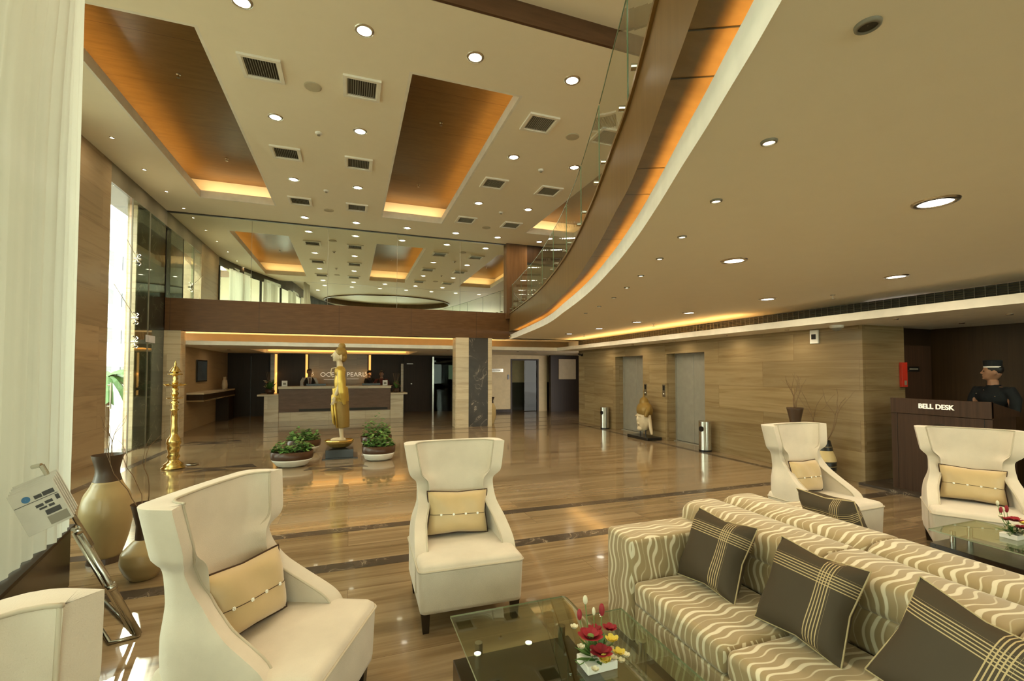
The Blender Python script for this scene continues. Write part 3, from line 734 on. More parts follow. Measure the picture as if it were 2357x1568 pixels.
MB().box(-.30,.30,-1.32,1.0,.44,.465).build('top_board', M['wood_dark'], pb)

# outside
struct(MB().box(-60,-4.9,-40,70,-.25,-.12).build('ground', M['asphalt']))
bd = thing('building','white apartment block with grey window bands seen through the gap beside the stone pillar','building',(-17,10,-.12))
MB().box(-3,0,8,40,0,11.5).build('wall', M['bwhite'], bd)
for k in range(4):
    for j in range(7):
        y0 = 10+4*j
        MB().box(-.1,.04,y0,y0+2.6,1.1+2.9*k,2.2+2.9*k).build('window', M['bglass'], bd)
    MB().box(0,.5,8,40,2.75+2.9*k,2.9+2.9*k).build('ledge', M['bwhite'], bd)
bd2 = thing('building','pale office block with greenish glass bands, seen only mirrored','building',(-15,-30,-.12))
MB().box(-3,0,0,28,0,8).build('wall', plain('greenish_render',(.5,.6,.52),.7), bd2)
for k in range(3): MB().box(0,.05,1,27,1.1+2.6*k,2.3+2.6*k).build('window', M['bglass'], bd2)
pt = thing('palm','young palm outside the glass behind the stone pillar','palm',(-5.8,14.3,-.12))
MB().tube([(0,0,0),(.03,0,.8),(0,.05,1.7)],[.09,.06,.04],8).build('trunk', M['twig'], pt)
fd = MB()
for k in range(16):
    w_ = k*2.4; L_ = .7+.3*random.random(); up = random.uniform(.1,.9)
    p = [(L_*s_*math.cos(w_), L_*s_*math.sin(w_), 1.7+up*s_*.8-.75*s_*s_) for s_ in (0,.25,.5,.75,1)]
    for a,b_ in zip(p,p[1:]):
        for q in (-1,1):
            sx_, sy_ = -math.sin(w_)*q*.10, math.cos(w_)*q*.10
            fd.add([a,b_,(b_[0]+sx_,b_[1]+sy_,b_[2]-.09),(a[0]+sx_,a[1]+sy_,a[2]-.09)],[(0,1,2,3)])
fd.build('fronds', M['leaf'], pt)

# ------------------------------------------------------------------ recess below the balcony: columns, back walls, reception
struct(MB().box(2.97,3.37,13.37,13.8,0,2.69).box(3.98,4.10,13.37,13.8,0,2.69).build('wall_pier_centre', M['trav_pale']))
struct(MB().box(3.37,3.98,13.41,13.78,0,2.69).build('wall_column_centre', M['darkmarble']))
struct(MB().box(XL-.02,XL+.33,13.41,13.78,0,2.688).build('wall_pier_left', M['trav_pale']))
struct(MB().box(XL-.3,XL+.02,13.69,21,0,ZS).build('wall_left_niche', stone('niche_stone',[(.3,(.26,.17,.08)),(.5,(.34,.23,.11)),(.75,(.30,.2,.1))],.5,1,6,True,.35)))
bk = MB().box(XL,10,19.5,19.8,0,ZS+.04).build('wall_back', M['wood_dark']); struct(bk)
rp = thing('reception_wall','lit beige stone panel with hotel name behind the reception desk','feature wall',(-.41,19.33,0))
MB().box(-1.08,1.08,0,.12,0,ZS).build('stone_panel', stone('reception_stone',[(.3,(.22,.15,.07)),(.5,(.30,.21,.11)),(.75,(.26,.18,.09))],.5,1,5,True,.3,blocks=(1.4,.6,.002,(.4,.35,.3)),tint=.12), rp)
for x,s_ in ((-1.17,1),(1.17,-1),(-2.24,1)):
    MB().box(x-.04,x+.04,.02,.05,.85,ZS-.02).build('led_strip', M['led'], rp)
    lamp('AREA',(x-.41,19.28,1.6),3,AMB,.05,1.5,(0,-s_*1.2,0),name='cove_light')
MB().box(-2.14,-1.22,-.06,.1,0,ZS).box(1.22,2.3,-.06,.1,0,ZS).build('side_panel', M['wood_dark'], rp)
MB().box(-2.42,-2.28,-.02,.1,0,ZS).build('stone_edge', M['trav'], rp)
text_mesh('lettering','OCEAN PEARL',.24,.006,M['sign'],rp,(.16,-.01,1.55),(PI/2,0,0),sx=1.08,bold=-.003)
for x_ in (-.95,1.02): text_mesh('ornament','S',.2,.004,M['sign'],rp,(x_,-.01,1.58),(PI/2,0,0),bold=-.004)
MB().box(-.55,-.1,-.008,0,1.36,1.37).box(.3,.75,-.008,0,1.38,1.39).build('underline', M['sign'], rp)

rd = thing('reception_desk','long reception desk with brown wood front, marble top and lower stone wings','reception desk',(-.41,17.0,0))
MB().box(-1.82,1.80,.0,.06,.30,1.08).build('front_panel', M['wood_counter'], rd)
MB().box(-1.82,1.80,.03,.5,.0,.30).build('marble_plinth', M['trav_pale'], rd)
MB().box(-1.84,1.82,-.05,.62,1.08,1.17).build('countertop', M['trav_pale'], rd, bevel=.006)
for s_,x0,x1 in ((-1,-2.25,-1.82),(1,1.80,2.25)):
    MB().box(x0,x1,-.05,.7,0,.85).build('side_wing', M['trav_pale'], rd)
    MB().box(x0-(.2 if s_<0 else 0),x1+(.14 if s_>0 else 0),-.10,.75,.85,.91).build('wing_top', M['trav_pale'], rd, bevel=.005)
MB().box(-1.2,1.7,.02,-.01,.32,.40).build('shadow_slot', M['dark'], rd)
for x,lb in ((-2.17,'left'),(1.12,'right')):
    t = thing('sign_stand','small white card stand on the %s part of the reception counter' % lb,'card stand',(x+.09,17.15,1.17),group='card stands on the reception counter')
    MB().box(-.085,.085,0,.012,0,.19).build('card', M['white'], t); MB().box(-.045,.045,-.002,0,.05,.12).build('print', M['grey'], t); MB().box(-.09,.09,-.02,.05,0,.008).build('foot', M['white'], t)
for x,lb in ((-1.2,'beside the receptionist in the waistcoat'),(.65,'on the right half')):
    t = thing('monitor','low black monitor on the reception counter, %s' % lb,'monitor',(x+.09,17.4,1.17),group='monitors on the reception counter')
    MB().box(-.32,.32,0,.03,.0,.075).build('screen', M['black'], t, bevel=.005); MB().box(-.1,.1,-.02,.1,0,.01).build('base', M['black'], t)
def bouquet(name,label,loc,h,r,seed,cols,tall=4,grp=None):
    random.seed(seed); t = thing(name,label,'flower arrangement',loc,group=grp)
    MB().lathe([(r*.35,0),(r*.5,h*.12),(r*.42,h*.22)],seg=16).build('bowl', M['brownglaze'], t, smooth=True)
    lf = MB()
    for k in range(34):
        w_ = random.uniform(0,2*PI); e = random.uniform(.2,1.3); l_ = r*random.uniform(.6,1.1)
        d = Vector((math.cos(w_)*math.cos(e),math.sin(w_)*math.cos(e),math.sin(e)*h/r*.5)); s_ = Vector((-math.sin(w_),math.cos(w_),0))*r*.13
        a = Vector((0,0,h*.2)); m_ = a+d*l_*.6; q = a+d*l_
        lf.add([a,m_-s_,q,m_+s_],[(0,1,2,3)])
    lf.build('leaves', M['leaf'], t)
    for c,(mat,num) in enumerate(cols):
        for k in range(num):
            w_ = random.uniform(0,2*PI); rr = r*random.uniform(.1,.8); z = h*random.uniform(.3,.6)
            fb = MB(); c0 = Vector((rr*math.cos(w_),rr*math.sin(w_),z))
            for p in range(6):
                v = p*PI/3; d = Vector((math.cos(v),math.sin(v),.5))*r*.22
                s2 = Vector((-math.sin(v),math.cos(v),0))*r*.1
                fb.add([c0,c0+d*.6-s2,c0+d,c0+d*.6+s2],[(0,1,2,3)])
            fb.ell(c0+Vector((0,0,r*.03)),r*.05,8,6); fb.build('flower', mat, t)
    tw = MB()
    for k in range(tall):
        w_ = random.uniform(0,2*PI); x,y = r*.5*math.cos(w_), r*.5*math.sin(w_)
        tw.tube([(0,0,h*.2),(x*.5,y*.5,h*.6),(x,y,h)],.004,5)
    tw.build('stems', M['twig'], t); return t
FL = dict(w=plain('white_petals',(.75,.7,.5),.6), r=plain('crimson_petals',(.28,.02,.03),.6), y=plain('yellow_petals',(.75,.60,.10),.6), p=plain('pink_petals',(.5,.2,.14),.6))
bouquet('flower_arrangement','dark leafy bouquet with pale flowers on the left wing of the reception desk',(-2.53,17.25,.91),.75,.30,3,[(FL['w'],6),(FL['p'],4)],5,'bouquets on the reception desk')
bouquet('flower_arrangement','pinkish spiky bouquet on the right wing of the reception desk',(1.61,17.25,.91),.7,.24,5,[(FL['p'],7)],12,'bouquets on the reception desk')
# left console with picture and candles
cs = thing('console_shelf','wall console with dark drawer band and stone top under the blue picture','console',(XL+.02,15.0,0))
MB().box(0,.42,0,3.7,1.02,1.07).build('top', M['trav_pale'], cs); MB().box(0,.40,.02,3.68,.86,1.02).build('drawer_band', M['wood_dark'], cs)
MB().box(0,.42,0,3.7,.82,.86).build('lower_rail', M['trav'], cs); MB().box(.0,.38,3.0,3.68,0,.82).build('end_panel', M['wood_dark'], cs)
pc = thing('picture','dark blue framed picture on the stone niche wall left of the reception','picture',(XL+.03,15.8,1.36))
MB().box(0,.03,0,.98,0,.66).build('frame', M['black'], pc); MB().box(.03,.034,.04,.94,.04,.62).build('canvas', M['picture'], pc)
cn = thing('candle_vase','pair of pale candle vases at the far end of the wall console','vase',(XL+.25,18.0,1.07))
for y in (0,.2): MB().lathe([(.06,0),(.07,.15),(.05,.3),(.02,.32),(.02,.42)],(0,y,0),14).build('vase', M['ivory'], cn, smooth=True)

# dark doors behind
d1 = thing('wood_door','dark brown double door left of the reception','door',(-3.5,19.43,0)); MB().box(-.6,.6,0,.06,0,2.25).build('door_leaf', M['wood_dark'], d1); MB().box(-.01,.01,-.01,0,0,2.25).build('joint', M['black'], d1)
d2 = thing('wood_door','dark brown door with a small white plaque right of the reception','door',(2.62,19.43,0))
MB().box(-.5,.6,0,.06,0,2.3).build('door_leaf', M['wood_dark'], d2); MB().box(-.38,-.12,-.01,0,1.98,2.02).build('plaque', M['white'], d2); MB().lathe([(.05,0),(.05,.03)],(-.2,-.04,1.15),14).build('handle', M['chrome'], d2)
tag(MB().box(2.0,2.10,19.4,19.48,0,2.0).build('stone_strip', M['trav_pale']),'pale stone strip between the reception panel and the dark door','wall panel')
d3 = thing('glass_door','tinted glass door between the dark door and the centre column','glass door',(3.9,19.3,0))
MB().box(-.55,.55,0,.02,0,2.25).build('glass_pane', M['glass_dim'], d3); MB().box(-.62,-.55,-.03,.05,0,2.3).box(.55,.62,-.03,.05,0,2.3).build('door_frame', M['chrome'], d3)
MB().box(.1,.5,.1,.11,1.35,1.95).build('window_reflection', emis('reflection_glow',(.75,.8,.65),.35), d3)  # glowing panel stands in for the pale window reflection in the glass
# wall with service door right of centre column
sw = MB().box(4.5,6.3,17.9,18.1,0,ZS).box(6.3,7.56,17.9,18.1,2.2,ZS).box(7.56,7.95,17.9,18.1,0,ZS).build('wall_service', M['cream_wall']); struct(sw)
struct(MB().box(4.5,6.3,17.86,17.9,0,.12).build('baseboard_service', M['wood_dark']))
struct(MB().box(7.95,9.8,17.5,17.7,0,ZS).box(9.8,10,13.6,21,0,ZS+.04).build('wall_service_right', M['wood_dark']))
d4 = thing('door_frame','dark framed doorway with glass leaf in the cream wall beyond the lifts','doorway',(6.93,17.92,0))
MB().box(-.63,-.57,-.04,.1,0,2.2).box(.57,.63,-.04,.1,0,2.2).box(-.57,.57,-.04,.1,2.14,2.2).build('frame', M['wood_dark'], d4)
MB().box(.0,.56,.02,.03,.02,2.14).build('glass_leaf', M['glass_dim'], d4)
MB().box(-.8,2.0,.9,.95,0,1.2).build('room_panel', M['wood_dark'], d4)
MB().box(-.8,2.0,.95,1.0,1.2,2.36).build('room_wall', M['cream_wall'], d4)
sg = thing('wall_sign','small grey plaque on the cream wall left of the doorway','sign',(5.64,17.88,1.72)); MB().box(-.33,.33,0,.02,-.07,.07).build('plate', M['chrome'], sg); MB().box(-.2,.2,-.003,0,-.02,.02).build('print', M['white'], sg)
sg = tag(MB().box(8.3,9.1,17.455,17.495,1.35,2.2).build('notice_board', M['ivory']),'pale board on the dark wall at the end of the lift lobby','board')
sg = tag(MB().box(6.16,6.22,17.86,17.9,1.35,1.55).build('card_reader', M['black']),'small black card reader left of the doorway','card reader')
cc = thing('wall_camera','small black camera on the stone wall corner under the soffit','security camera',(XR-.01,13.3,2.22)); MB().tube([(0,0,.03),(-.1,0,0)],.012,8).build('bracket',M['black'],cc); MB().tube([(-.08,-.1,-.02),(-.08,.12,.02)],.035,12).build('body',M['black'],cc)

# ------------------------------------------------------------------ bell desk alcove
struct(MB().box(8.15,9.1,4.80,4.95,0,ZS).build('wall_alcove_back', M['wood_dark']))
struct(MB().box(9.1,9.4,-9.2,4.95,0,ZL).build('wall_alcove_right', wood('alcove_wood',(.028,.014,.005),(.048,.026,.010),.45,26,26,.8)))
ad = thing('wood_door','dark flush door with a small plaque behind the bell desk','door',(8.6,4.765,0)); MB().box(-.4,.42,0,.03,0,2.08).build('door_leaf', M['wood_desk'], ad)
MB().box(-.2,.1,-.012,0,1.66,1.74).build('plaque', M['black'], ad); MB().box(-.15,.06,-.015,-.012,1.69,1.71).build('print', M['grey'], ad)
dk = thing('bell_desk','dark wood bell desk with BELL DESK in white letters','reception desk',(7.22,3.75,0))
MB().box(.03,.56,-.50,.52,.0,1.10).build('carcass', M['wood_desk'], dk)
MB().box(0,.03,-.53,.55,.0,1.08).build('front_panel', M['wood_desk'], dk, bevel=.003)
MB().box(-.01,.03,-.53,.55,1.085,1.29).build('upper_band', M['wood_desk'], dk, bevel=.003)
MB().add([(.0,-.53,1.10),(.58,-.53,1.10),(.58,-.53,1.16),(0,-.53,1.29),(.0,.55,1.10),(.58,.55,1.10),(.58,.55,1.16),(0,.55,1.29)],[(0,1,2,3),(7,6,5,4),(3,2,6,7),(0,4,5,1),(1,5,6,2),(0,3,7,4)]).build('sloping_top', M['wood_desk'], dk)
MB().box(-.004,0,.47,.474,.05,1.28).box(-.004,0,-.46,-.456,.05,1.28).build('joint', M['black'], dk)
text_mesh('lettering','BELL DESK',.088,.004,M['sign'],dk,(-.016,.02,1.195),(PI/2,0,-PI/2),sx=.93,bold=.0022)
em = MB().lathe([(.001,0),(.12,0),(.12,.01),(.1,.012),(.001,.012)],seg=32,cap=False).build('emblem', M['wood_dark'], dk); em.location=(-.004,-.02,.86); em.rotation_euler=(0,-PI/2,0)
for y in (-.10,.12): MB().ell((-.02,y,.90),.012,10,8).build('stud', M['sign'], dk)
struct(MB().box(7.05,9.1,-2,4.65,0,.035).build('trim_12', M['inlay']))
fa = thing('fire_alarm','red fire alarm box on the end of the stone wall','fire alarm',(8.08,4.61,1.42)); MB().box(-.06,.07,0,.04,0,.38).build('box', M['red'], fa, bevel=.005); MB().box(-.01,.04,-.005,0,.03,.10).build('label_plate', M['grey'], fa)
th = thing('wall_box','small white wall box with a black sensor high on the stone wall','sensor',(XR-.03,5.38,2.12)); MB().box(0,.03,-.07,.07,0,.22).build('case', M['white'], th, bevel=.004); MB().box(-.012,0,-.035,.035,.07,.15).build('sensor', M['black'], th)
for y,lb in ((9.22,'right of the carved head'),(9.95,'above the carved head')):
    t = thing('lift_call_panel','narrow steel lift call plate, %s' % lb,'call panel',(XR-.012,y,1.05),group='lift call plates')
    MB().box(0,.012,-.05,.05,0,.30).build('plate', M['chrome'], t); MB().box(-.006,0,-.03,.03,.16,.27).build('display', M['black'], t); MB().box(-.006,0,-.015,.015,.06,.09).build('button', M['white'], t)
for (x,y,lb) in ((7.02,7.68,'beside the near lift door'),(7.04,11.7,'beside the far lift door')):
    t = thing('litter_bin','steel cylindrical litter bin with a dark round opening, %s' % lb,'litter bin',(x,y,0),group='litter bins')
    MB().lathe([(.125,.0),(.125,.62),(.118,.635),(.001,.635)],seg=32,cap=False).build('body', M['chrome'], t, smooth=False, bevel=0)
    MB().lathe([(.128,0),(.128,.035)],seg=32).build('base_ring', M['black'], t)
    o_ = MB().lathe([(.001,.0),(.055,.0),(.055,.02),(.001,.02)],seg=20,cap=False).build('opening', M['black'], t); o_.location=(-.118,-.03,.47); o_.rotation_euler=(0,-PI/2,0)

# ------------------------------------------------------------------ vases and branches
def ribbed(prof, nz, amp):
    pr = []
    for k in range(nz+1):
        z = prof[0][0]+(prof[-1][0]-prof[0][0])*k/nz; pr.append((interp(prof,z)+amp*math.sin(k*PI), z))
    return pr
def herm(tab, x):
    if x <= tab[0][0]: return tab[0][1]
    if x >= tab[-1][0]: return tab[-1][1]
    n_ = len(tab)
    sl = [(tab[i+1][1]-tab[i][1])/(tab[i+1][0]-tab[i][0]) for i in range(n_-1)]
    tg = [sl[0]]+[(0 if sl[i-1]*sl[i] <= 0 else 2*sl[i-1]*sl[i]/(sl[i-1]+sl[i])) for i in range(1,n_-1)]+[sl[-1]]
    for i in range(n_-1):
        if x <= tab[i+1][0]:
            h = tab[i+1][0]-tab[i][0]; t = (x-tab[i][0])/h
            return (2*t**3-3*t*t+1)*tab[i][1]+(t**3-2*t*t+t)*h*tg[i]+(-2*t**3+3*t*t)*tab[i+1][1]+(t**3-t*t)*h*tg[i+1]
def prof_smooth(tab, n=40): # (z, r)
    z0, z1 = tab[0][0], tab[-1][0]; return [(herm(tab, z0+(z1-z0)*k/n), z0+(z1-z0)*k/n) for k in range(n+1)]
def branch(mb, p, d, l_, r, depth=0):
    pts = [Vector(p)]; dd = Vector(d).normalized(); 
    for k in range(9):
        dd = (dd+Vector((random.uniform(-.33,.33),random.uniform(-.33,.33),random.uniform(-.05,.2)))).normalized(); pts.append(pts[-1]+dd*l_/9)
    mb.tube(pts,[r*(1-.08*k) for k in range(10)],5)
    if depth: branch(mb, pts[5], (dd+Vector((random.uniform(-.6,.6),random.uniform(-.6,.6),.3))), l_*.5, r*.6, depth-1)
v = thing('floor_vase','tall tan oval vase with dark ribbed neck beside the curtain','vase',(-2.0,5.0,0))
MB().lathe(prof_smooth([(0,.09),(.05,.11),(.25,.165),(.42,.185),(.56,.165),(.66,.115),(.70,.10)]),seg=40).build('body', M['vase_tan'], v, smooth=True)
MB().lathe([(herm([(.68,.105),(.78,.085),(.93,.115)],z),z) for z in [.68+.005*k for k in range(50)]],seg=40,cap=False).build('neck', M['vase_brown'], v, smooth=True)
MB().lathe([(.13,.0),(.12,.05),(.09,.0)],seg=32).build('base', M['vase_brown'], v)
random.seed(12); br = MB()
for k in range(3): branch(br,(.02*k,0,.85),(random.uniform(-.4,.5),random.uniform(-.2,.2),1),.45,.004,1)
br.build('twigs', M['twig'], v)
v = thing('floor_vase','squat tan vase with narrow brown neck behind the left wing chair','vase',(-1.55,4.5,0))
MB().lathe(prof_smooth([(0,.09),(.05,.125),(.14,.155),(.2,.15),(.28,.09),(.31,.06)]),seg=36).build('body', M['vase_tan'], v, smooth=True)
MB().lathe([(.06,.30),(.055,.42),(.09,.58),(.095,.59)],seg=32,cap=False).build('neck', M['vase_brown'], v, smooth=True)
random.seed(4); br = MB()
for k in range(3): branch(br,(0,0,.5),(random.uniform(-.6,.1),random.uniform(-.2,.2),1),.75,.004,1)
br.build('twigs', M['twig'], v)
v = thing('floor_vase','black and cream banded oval vase holding twigs against the stone wall','vase',(6.9,5.05,0))
tb = [(0,.12),(.15,.155),(.28,.16),(.45,.12),(.60,.085)]
def seg_(z0,z1,m_,nm): MB().lathe([(herm(tb,z),z) for z in [z0+(z1-z0)*k/12 for k in range(13)]],seg=36,cap=(z0==0)).build(nm,m_,v,smooth=True)
seg_(0,.29,plain('charcoal_ceramic',(.02,.018,.015),.3),'lower_band'); seg_(.29,.45,M['vase_cream'],'middle_band'); seg_(.45,.60,bpy.data.materials['charcoal_ceramic'],'upper_band')
for z in (.08,.15,.22,.51): MB().lathe([(herm(tb,z)+.002,z-.004),(herm(tb,z)+.002,z+.004)],seg=36,cap=False).build('groove', M['vase_tan'], v)
random.seed(21); br = MB()
for k in range(4): branch(br,(0,0,.5),((-.35,.12,.3,-.1)[k],(.35,-.35,-.2,.2)[k],1),.95,.008,1)
br.build('twigs', M['twig'], v)
v = thing('floor_vase','dark flared tall vase with curly twigs behind the right wing chair','vase',(6.87,5.5,0))
MB().lathe(prof_smooth([(0,.10),(.4,.06),(.8,.075),(1.07,.125)]),seg=30).build('body', M['vase_brown'], v, smooth=True)
random.seed(33); br = MB()
for k in range(5): branch(br,(0,0,1.0),(random.uniform(-.3,.3),random.uniform(-.3,.3),1),.65,.007,1)
br.build('twigs', M['twig'], v)
v = thing('floor_vase','distant cream vase with dark neck in front of the centre column','vase',(4.3,14.1,0))
MB().lathe(prof_smooth([(0,.09),(.3,.16),(.5,.15),(.66,.08)]),seg=30).build('body', M['vase_cream'], v, smooth=True)
MB().lathe([(.08,.64),(.07,.74),(.11,.85)],seg=28,cap=False).build('neck', M['vase_brown'], v, smooth=True)

# carved head sculpture by the lifts
t = thing('head_sculpture','large carved ivory head with gold curls on a black base by the lifts','sculpture',(6.92,9.66,0))
MB().box(-.20,.22,-.42,.42,0,.07).build('base', M['black'], t, bevel=.01)
MB().tube([(0,-.08,.07),(0,-.08,.25)],.012,8).tube([(0,.14,.07),(0,.14,.25)],.012,8).build('support_rod', M['black'], t)
fm = MB().ell((.02,.02,.50),(.15,.23,.34)).ell((-.11,.07,.47),(.05,.035,.09)).ell((-.10,.07,.38),(.05,.055,.02)).ell((-.10,.06,.355),(.045,.05,.018)).ell((-.07,.06,.24),(.06,.09,.06))
fm.ell((-.10,-.03,.55),(.03,.06,.025)).ell((-.10,.16,.55),(.03,.05,.025))
fm.tube([(.03,-.17,.62),(.02,-.22,.42),(.02,-.28,.20),(.02,-.30,.12)],[.05,.05,.04,.03],10)
fm.tube([(.03,.23,.60),(.02,.25,.42),(.02,.23,.18)],[.05,.04,.03],10)
fm.build('face', M['ivory'], t, remesh=.012)
MB().ell((.03,.0,.70),(.17,.26,.22)).ell((.03,.02,.90),(.11,.13,.13)).tube([(.03,.02,.95),(.03,.03,1.12)],[.05,.008],12).tube([(-.08,-.20,.55),(-.06,-.24,.68),(.02,-.2,.8)],[.05,.06,.06],10).build('gold_hair', M['gold_dull'], t, remesh=.014)
MB().box(-.135,-.13,.10,.18,.545,.552).box(-.135,-.13,-.05,.03,.545,.552).build('eyelid', M['brownglaze'], t)

# ------------------------------------------------------------------ people
def person(name,label,loc,rz,top,sleeve,hairm,scale=1.0,cap=False,head_turn=0,vest=False,tie=False,leanarm=.32):
    t = thing(name,label,'person',loc,rz)
    # faces -Y
    b_ = MB()
    for s_ in (-1,1):
        b_.tube([(s_*.09,0,.86),(s_*.10,-.01,.5),(s_*.10,.01,.08)],[.085,.06,.042],12); b_.ell((s_*.10,-.06,.045),(.045,.12,.04))
        b_.tube([(s_*.19,.0,1.42),(s_*.24,-.02,1.16),(s_*.20,-leanarm*.55,1.06),(s_*.16,-leanarm,1.13)],[.052,.042,.036,.028],12)
        b_.ell((s_*.15,-leanarm-.05,1.14),(.036,.05,.016))
        for k in range(4): b_.tube([(s_*(.128+.016*k),-leanarm-.09,1.14),(s_*(.125+.017*k),-leanarm-.125,1.135),(s_*(.125+.017*k),-leanarm-.15+.006*abs(k-1.5),1.12)],[.009,.008,.007],6)
        b_.tube([(s_*.115,-leanarm-.05,1.14),(s_*.09,-leanarm-.09,1.13)],[.010,.008],6)
    b_.ell((0,0,.92),(.155,.11,.12)).ell((0,0,1.12),(.145,.10,.18)).ell((0,.0,1.32),(.185,.105,.16)).tube([(0,.0,1.40),(0,-.005,1.54)],[.065,.055],12)
    R = Matrix.Rotation(head_turn,3,'Z')
    def hp(x,y,z): q = R @ Vector((x,y,0)); return (q.x, q.y-.01, z)
    b_.ell(hp(0,.0,1.655),(.078,.095,.115),rot=R).ell(hp(0,-.03,1.60),(.058,.062,.065),rot=R)
    b_.tube([hp(0,-.088,1.668),hp(0,-.112,1.628)],[.010,.016],8).ell(hp(0,-.09,1.60),(.026,.014,.008),rot=R).ell(hp(0,-.085,1.565),(.022,.018,.016),rot=R)
    for s_ in (-1,1): b_.ell(hp(s_*.080,.01,1.645),(.012,.022,.034),rot=R)
    b_.build('body', M['skin'], t, remesh=.011)
    e = MB()
    for s_ in (-1,1): e.ell(hp(s_*.031,-.086,1.665),(.012,.008,.007),8,6,rot=R)
    e.build('eyes', M['hair'], t)
    h = MB().ell(hp(0,.018,1.69),(.086,.095,.092),rot=R)
    if not cap: h.ell(hp(0,-.02,1.735),(.07,.08,.045),rot=R)
    h.build('hair', hairm, t, smooth=True)
    g = MB()
    for s_ in (-1,1):
        g.tube([(s_*.17,.0,1.43),(s_*.245,.0,1.30),(s_*.25,-.02,1.16),(s_*.205,-leanarm*.5,1.06),(s_*.175,-leanarm*.82,1.10)],[.068,.064,.058,.05,.043],12)
    gt_ = MB().ell((0,0,.92),(.17,.125,.13)).ell((0,0,1.12),(.16,.115,.19)).ell((0,.0,1.32),(.20,.12,.155)).tube([(0,.005,1.42),(0,.0,1.485)],[.095,.066],14)
    for s_ in (-1,1): gt_.ell((s_*.15,0,1.40),(.07,.075,.06))
    if sleeve is top:
        gt_.v += []; n_ = len(gt_.v); gt_.v += g.v; gt_.f += [tuple(i+n_ for i in f) for f in g.f]
        gt_.build('jacket', top, t, remesh=.013)
    else:
        sh = MB(); sh.add(g.v,g.f); sh.add([(x*.97,y*.97,z) for x,y,z in gt_.v],gt_.f); sh.build('shirt', sleeve, t, remesh=.013)
        vt = MB()
        for s_ in (-1,1):
            vt.ell((s_*.085,0.0,1.12),(.095,.128,.20)).ell((s_*.10,.0,1.30),(.085,.135,.15)).ell((s_*.10,.0,1.41),(.05,.085,.05))
        vt.ell((0,.04,1.2),(.17,.095,.25)); vt.build('waistcoat', top, t, remesh=.013)
    if tie: MB().box(-.02,.02,-.135,-.115,1.18,1.44).build('tie', M['maroon'], t); 
    tr2 = MB()
    for s_ in (-1,1): tr2.tube([(s_*.085,0,.93),(s_*.10,-.005,.5),(s_*.10,.01,.07)],[.105,.08,.062],12)
    tr2.ell((0,0,.9),(.165,.12,.11)).build('trousers', M['uniform'], t, remesh=.014)
    t.scale = (scale,)*3
    return t, hp, R
t, hp, R = person('person','person in black buttoned uniform and pillbox cap standing behind the bell desk',(8.12,3.60,0),-PI/2-.25,M['uniform'],M['uniform'],M['hair'],1.0,cap=True,head_turn=-.75,leanarm=.25)
cp = MB().lathe([(.088,1.715),(.094,1.80),(.085,1.812),(.001,1.812)],hp(0,.005,0)[:2]+(0,),28,cap=False).build('cap', M['uniform'], t, smooth=False)
MB().lathe([(.0895,1.712),(.0905,1.727)],hp(0,.005,0)[:2]+(0,),28,cap=False).build('cap_band', M['white'], t)
q = MB(); q.ell(hp(0,-.099,1.617),(.024,.006,.006),10,6,rot=R); q.build('moustache', M['hair'], t)
for x,z in ((-.11,1.36),(.11,1.33),(-.02,1.41),(-.09,1.2),(.09,1.2)):
    MB().ell((x,-.125,z),.009,8,6).build('button', M['chrome'], t)
person('person','person in white shirt and black waistcoat standing at the left of the reception desk',(-1.38,18.02,0),.25,M['vest'],M['shirt'],M['hair'],1.0,vest=True,tie=True)
person('person','dark-haired person in dark clothes bent over the right of the reception desk',(1.15,18.15,0),-.2,M['vest'],M['maroon'],M['hair'],.96)
person('person','dark-haired person half hidden behind another at the right end of the reception desk',(.72,18.75,0),.9,M['vest'],M['vest'],M['hair'],.97)

# ------------------------------------------------------------------ golden standing statue
st = thing('buddha_statue','slender standing gold-robed Buddha statue seen in profile on a lotus bowl','statue',(-.18,9.6,0), -PI/2)
SB = .17
MB().lathe([(.10,SB),(.17,SB+.03),(.235,SB+.10),(.24,SB+.13),(.20,SB+.15),(.001,SB+.16)],seg=12,sx=.85,sy=1.1,cap=False).build('lotus_base', M['gold_dull'], st)
MB().lathe([(.245,SB+.125),(.25,SB+.14),(.245,SB+.155)],seg=12,sx=.85,sy=1.1,cap=False).build('base_rim', M['brass'], st)
b_ = MB()
for s_ in (-1,1):
    b_.tube([(s_*.06,.03,.95),(s_*.06,.03,.6),(s_*.06,.04,.42),(s_*.06,.05,.34)],[.06,.05,.038,.035],12); b_.ell((s_*.06,-.02,.33),(.04,.15,.035))
b_.tube([(0,0,1.72),(0,-.02,1.88)],[.065,.05],12).ell((0,-.03,1.98),(.085,.10,.13)).ell((0,-.08,1.91),(.05,.05,.05))
b_.tube([(0,-.125,2.02),(0,-.165,1.955)],[.010,.018],8).ell((0,-.125,1.925),(.03,.016,.012)).ell((0,-.115,1.88),(.028,.022,.022))
for s_ in (-1,1): b_.ell((s_*.088,.02,1.94),(.012,.02,.075))
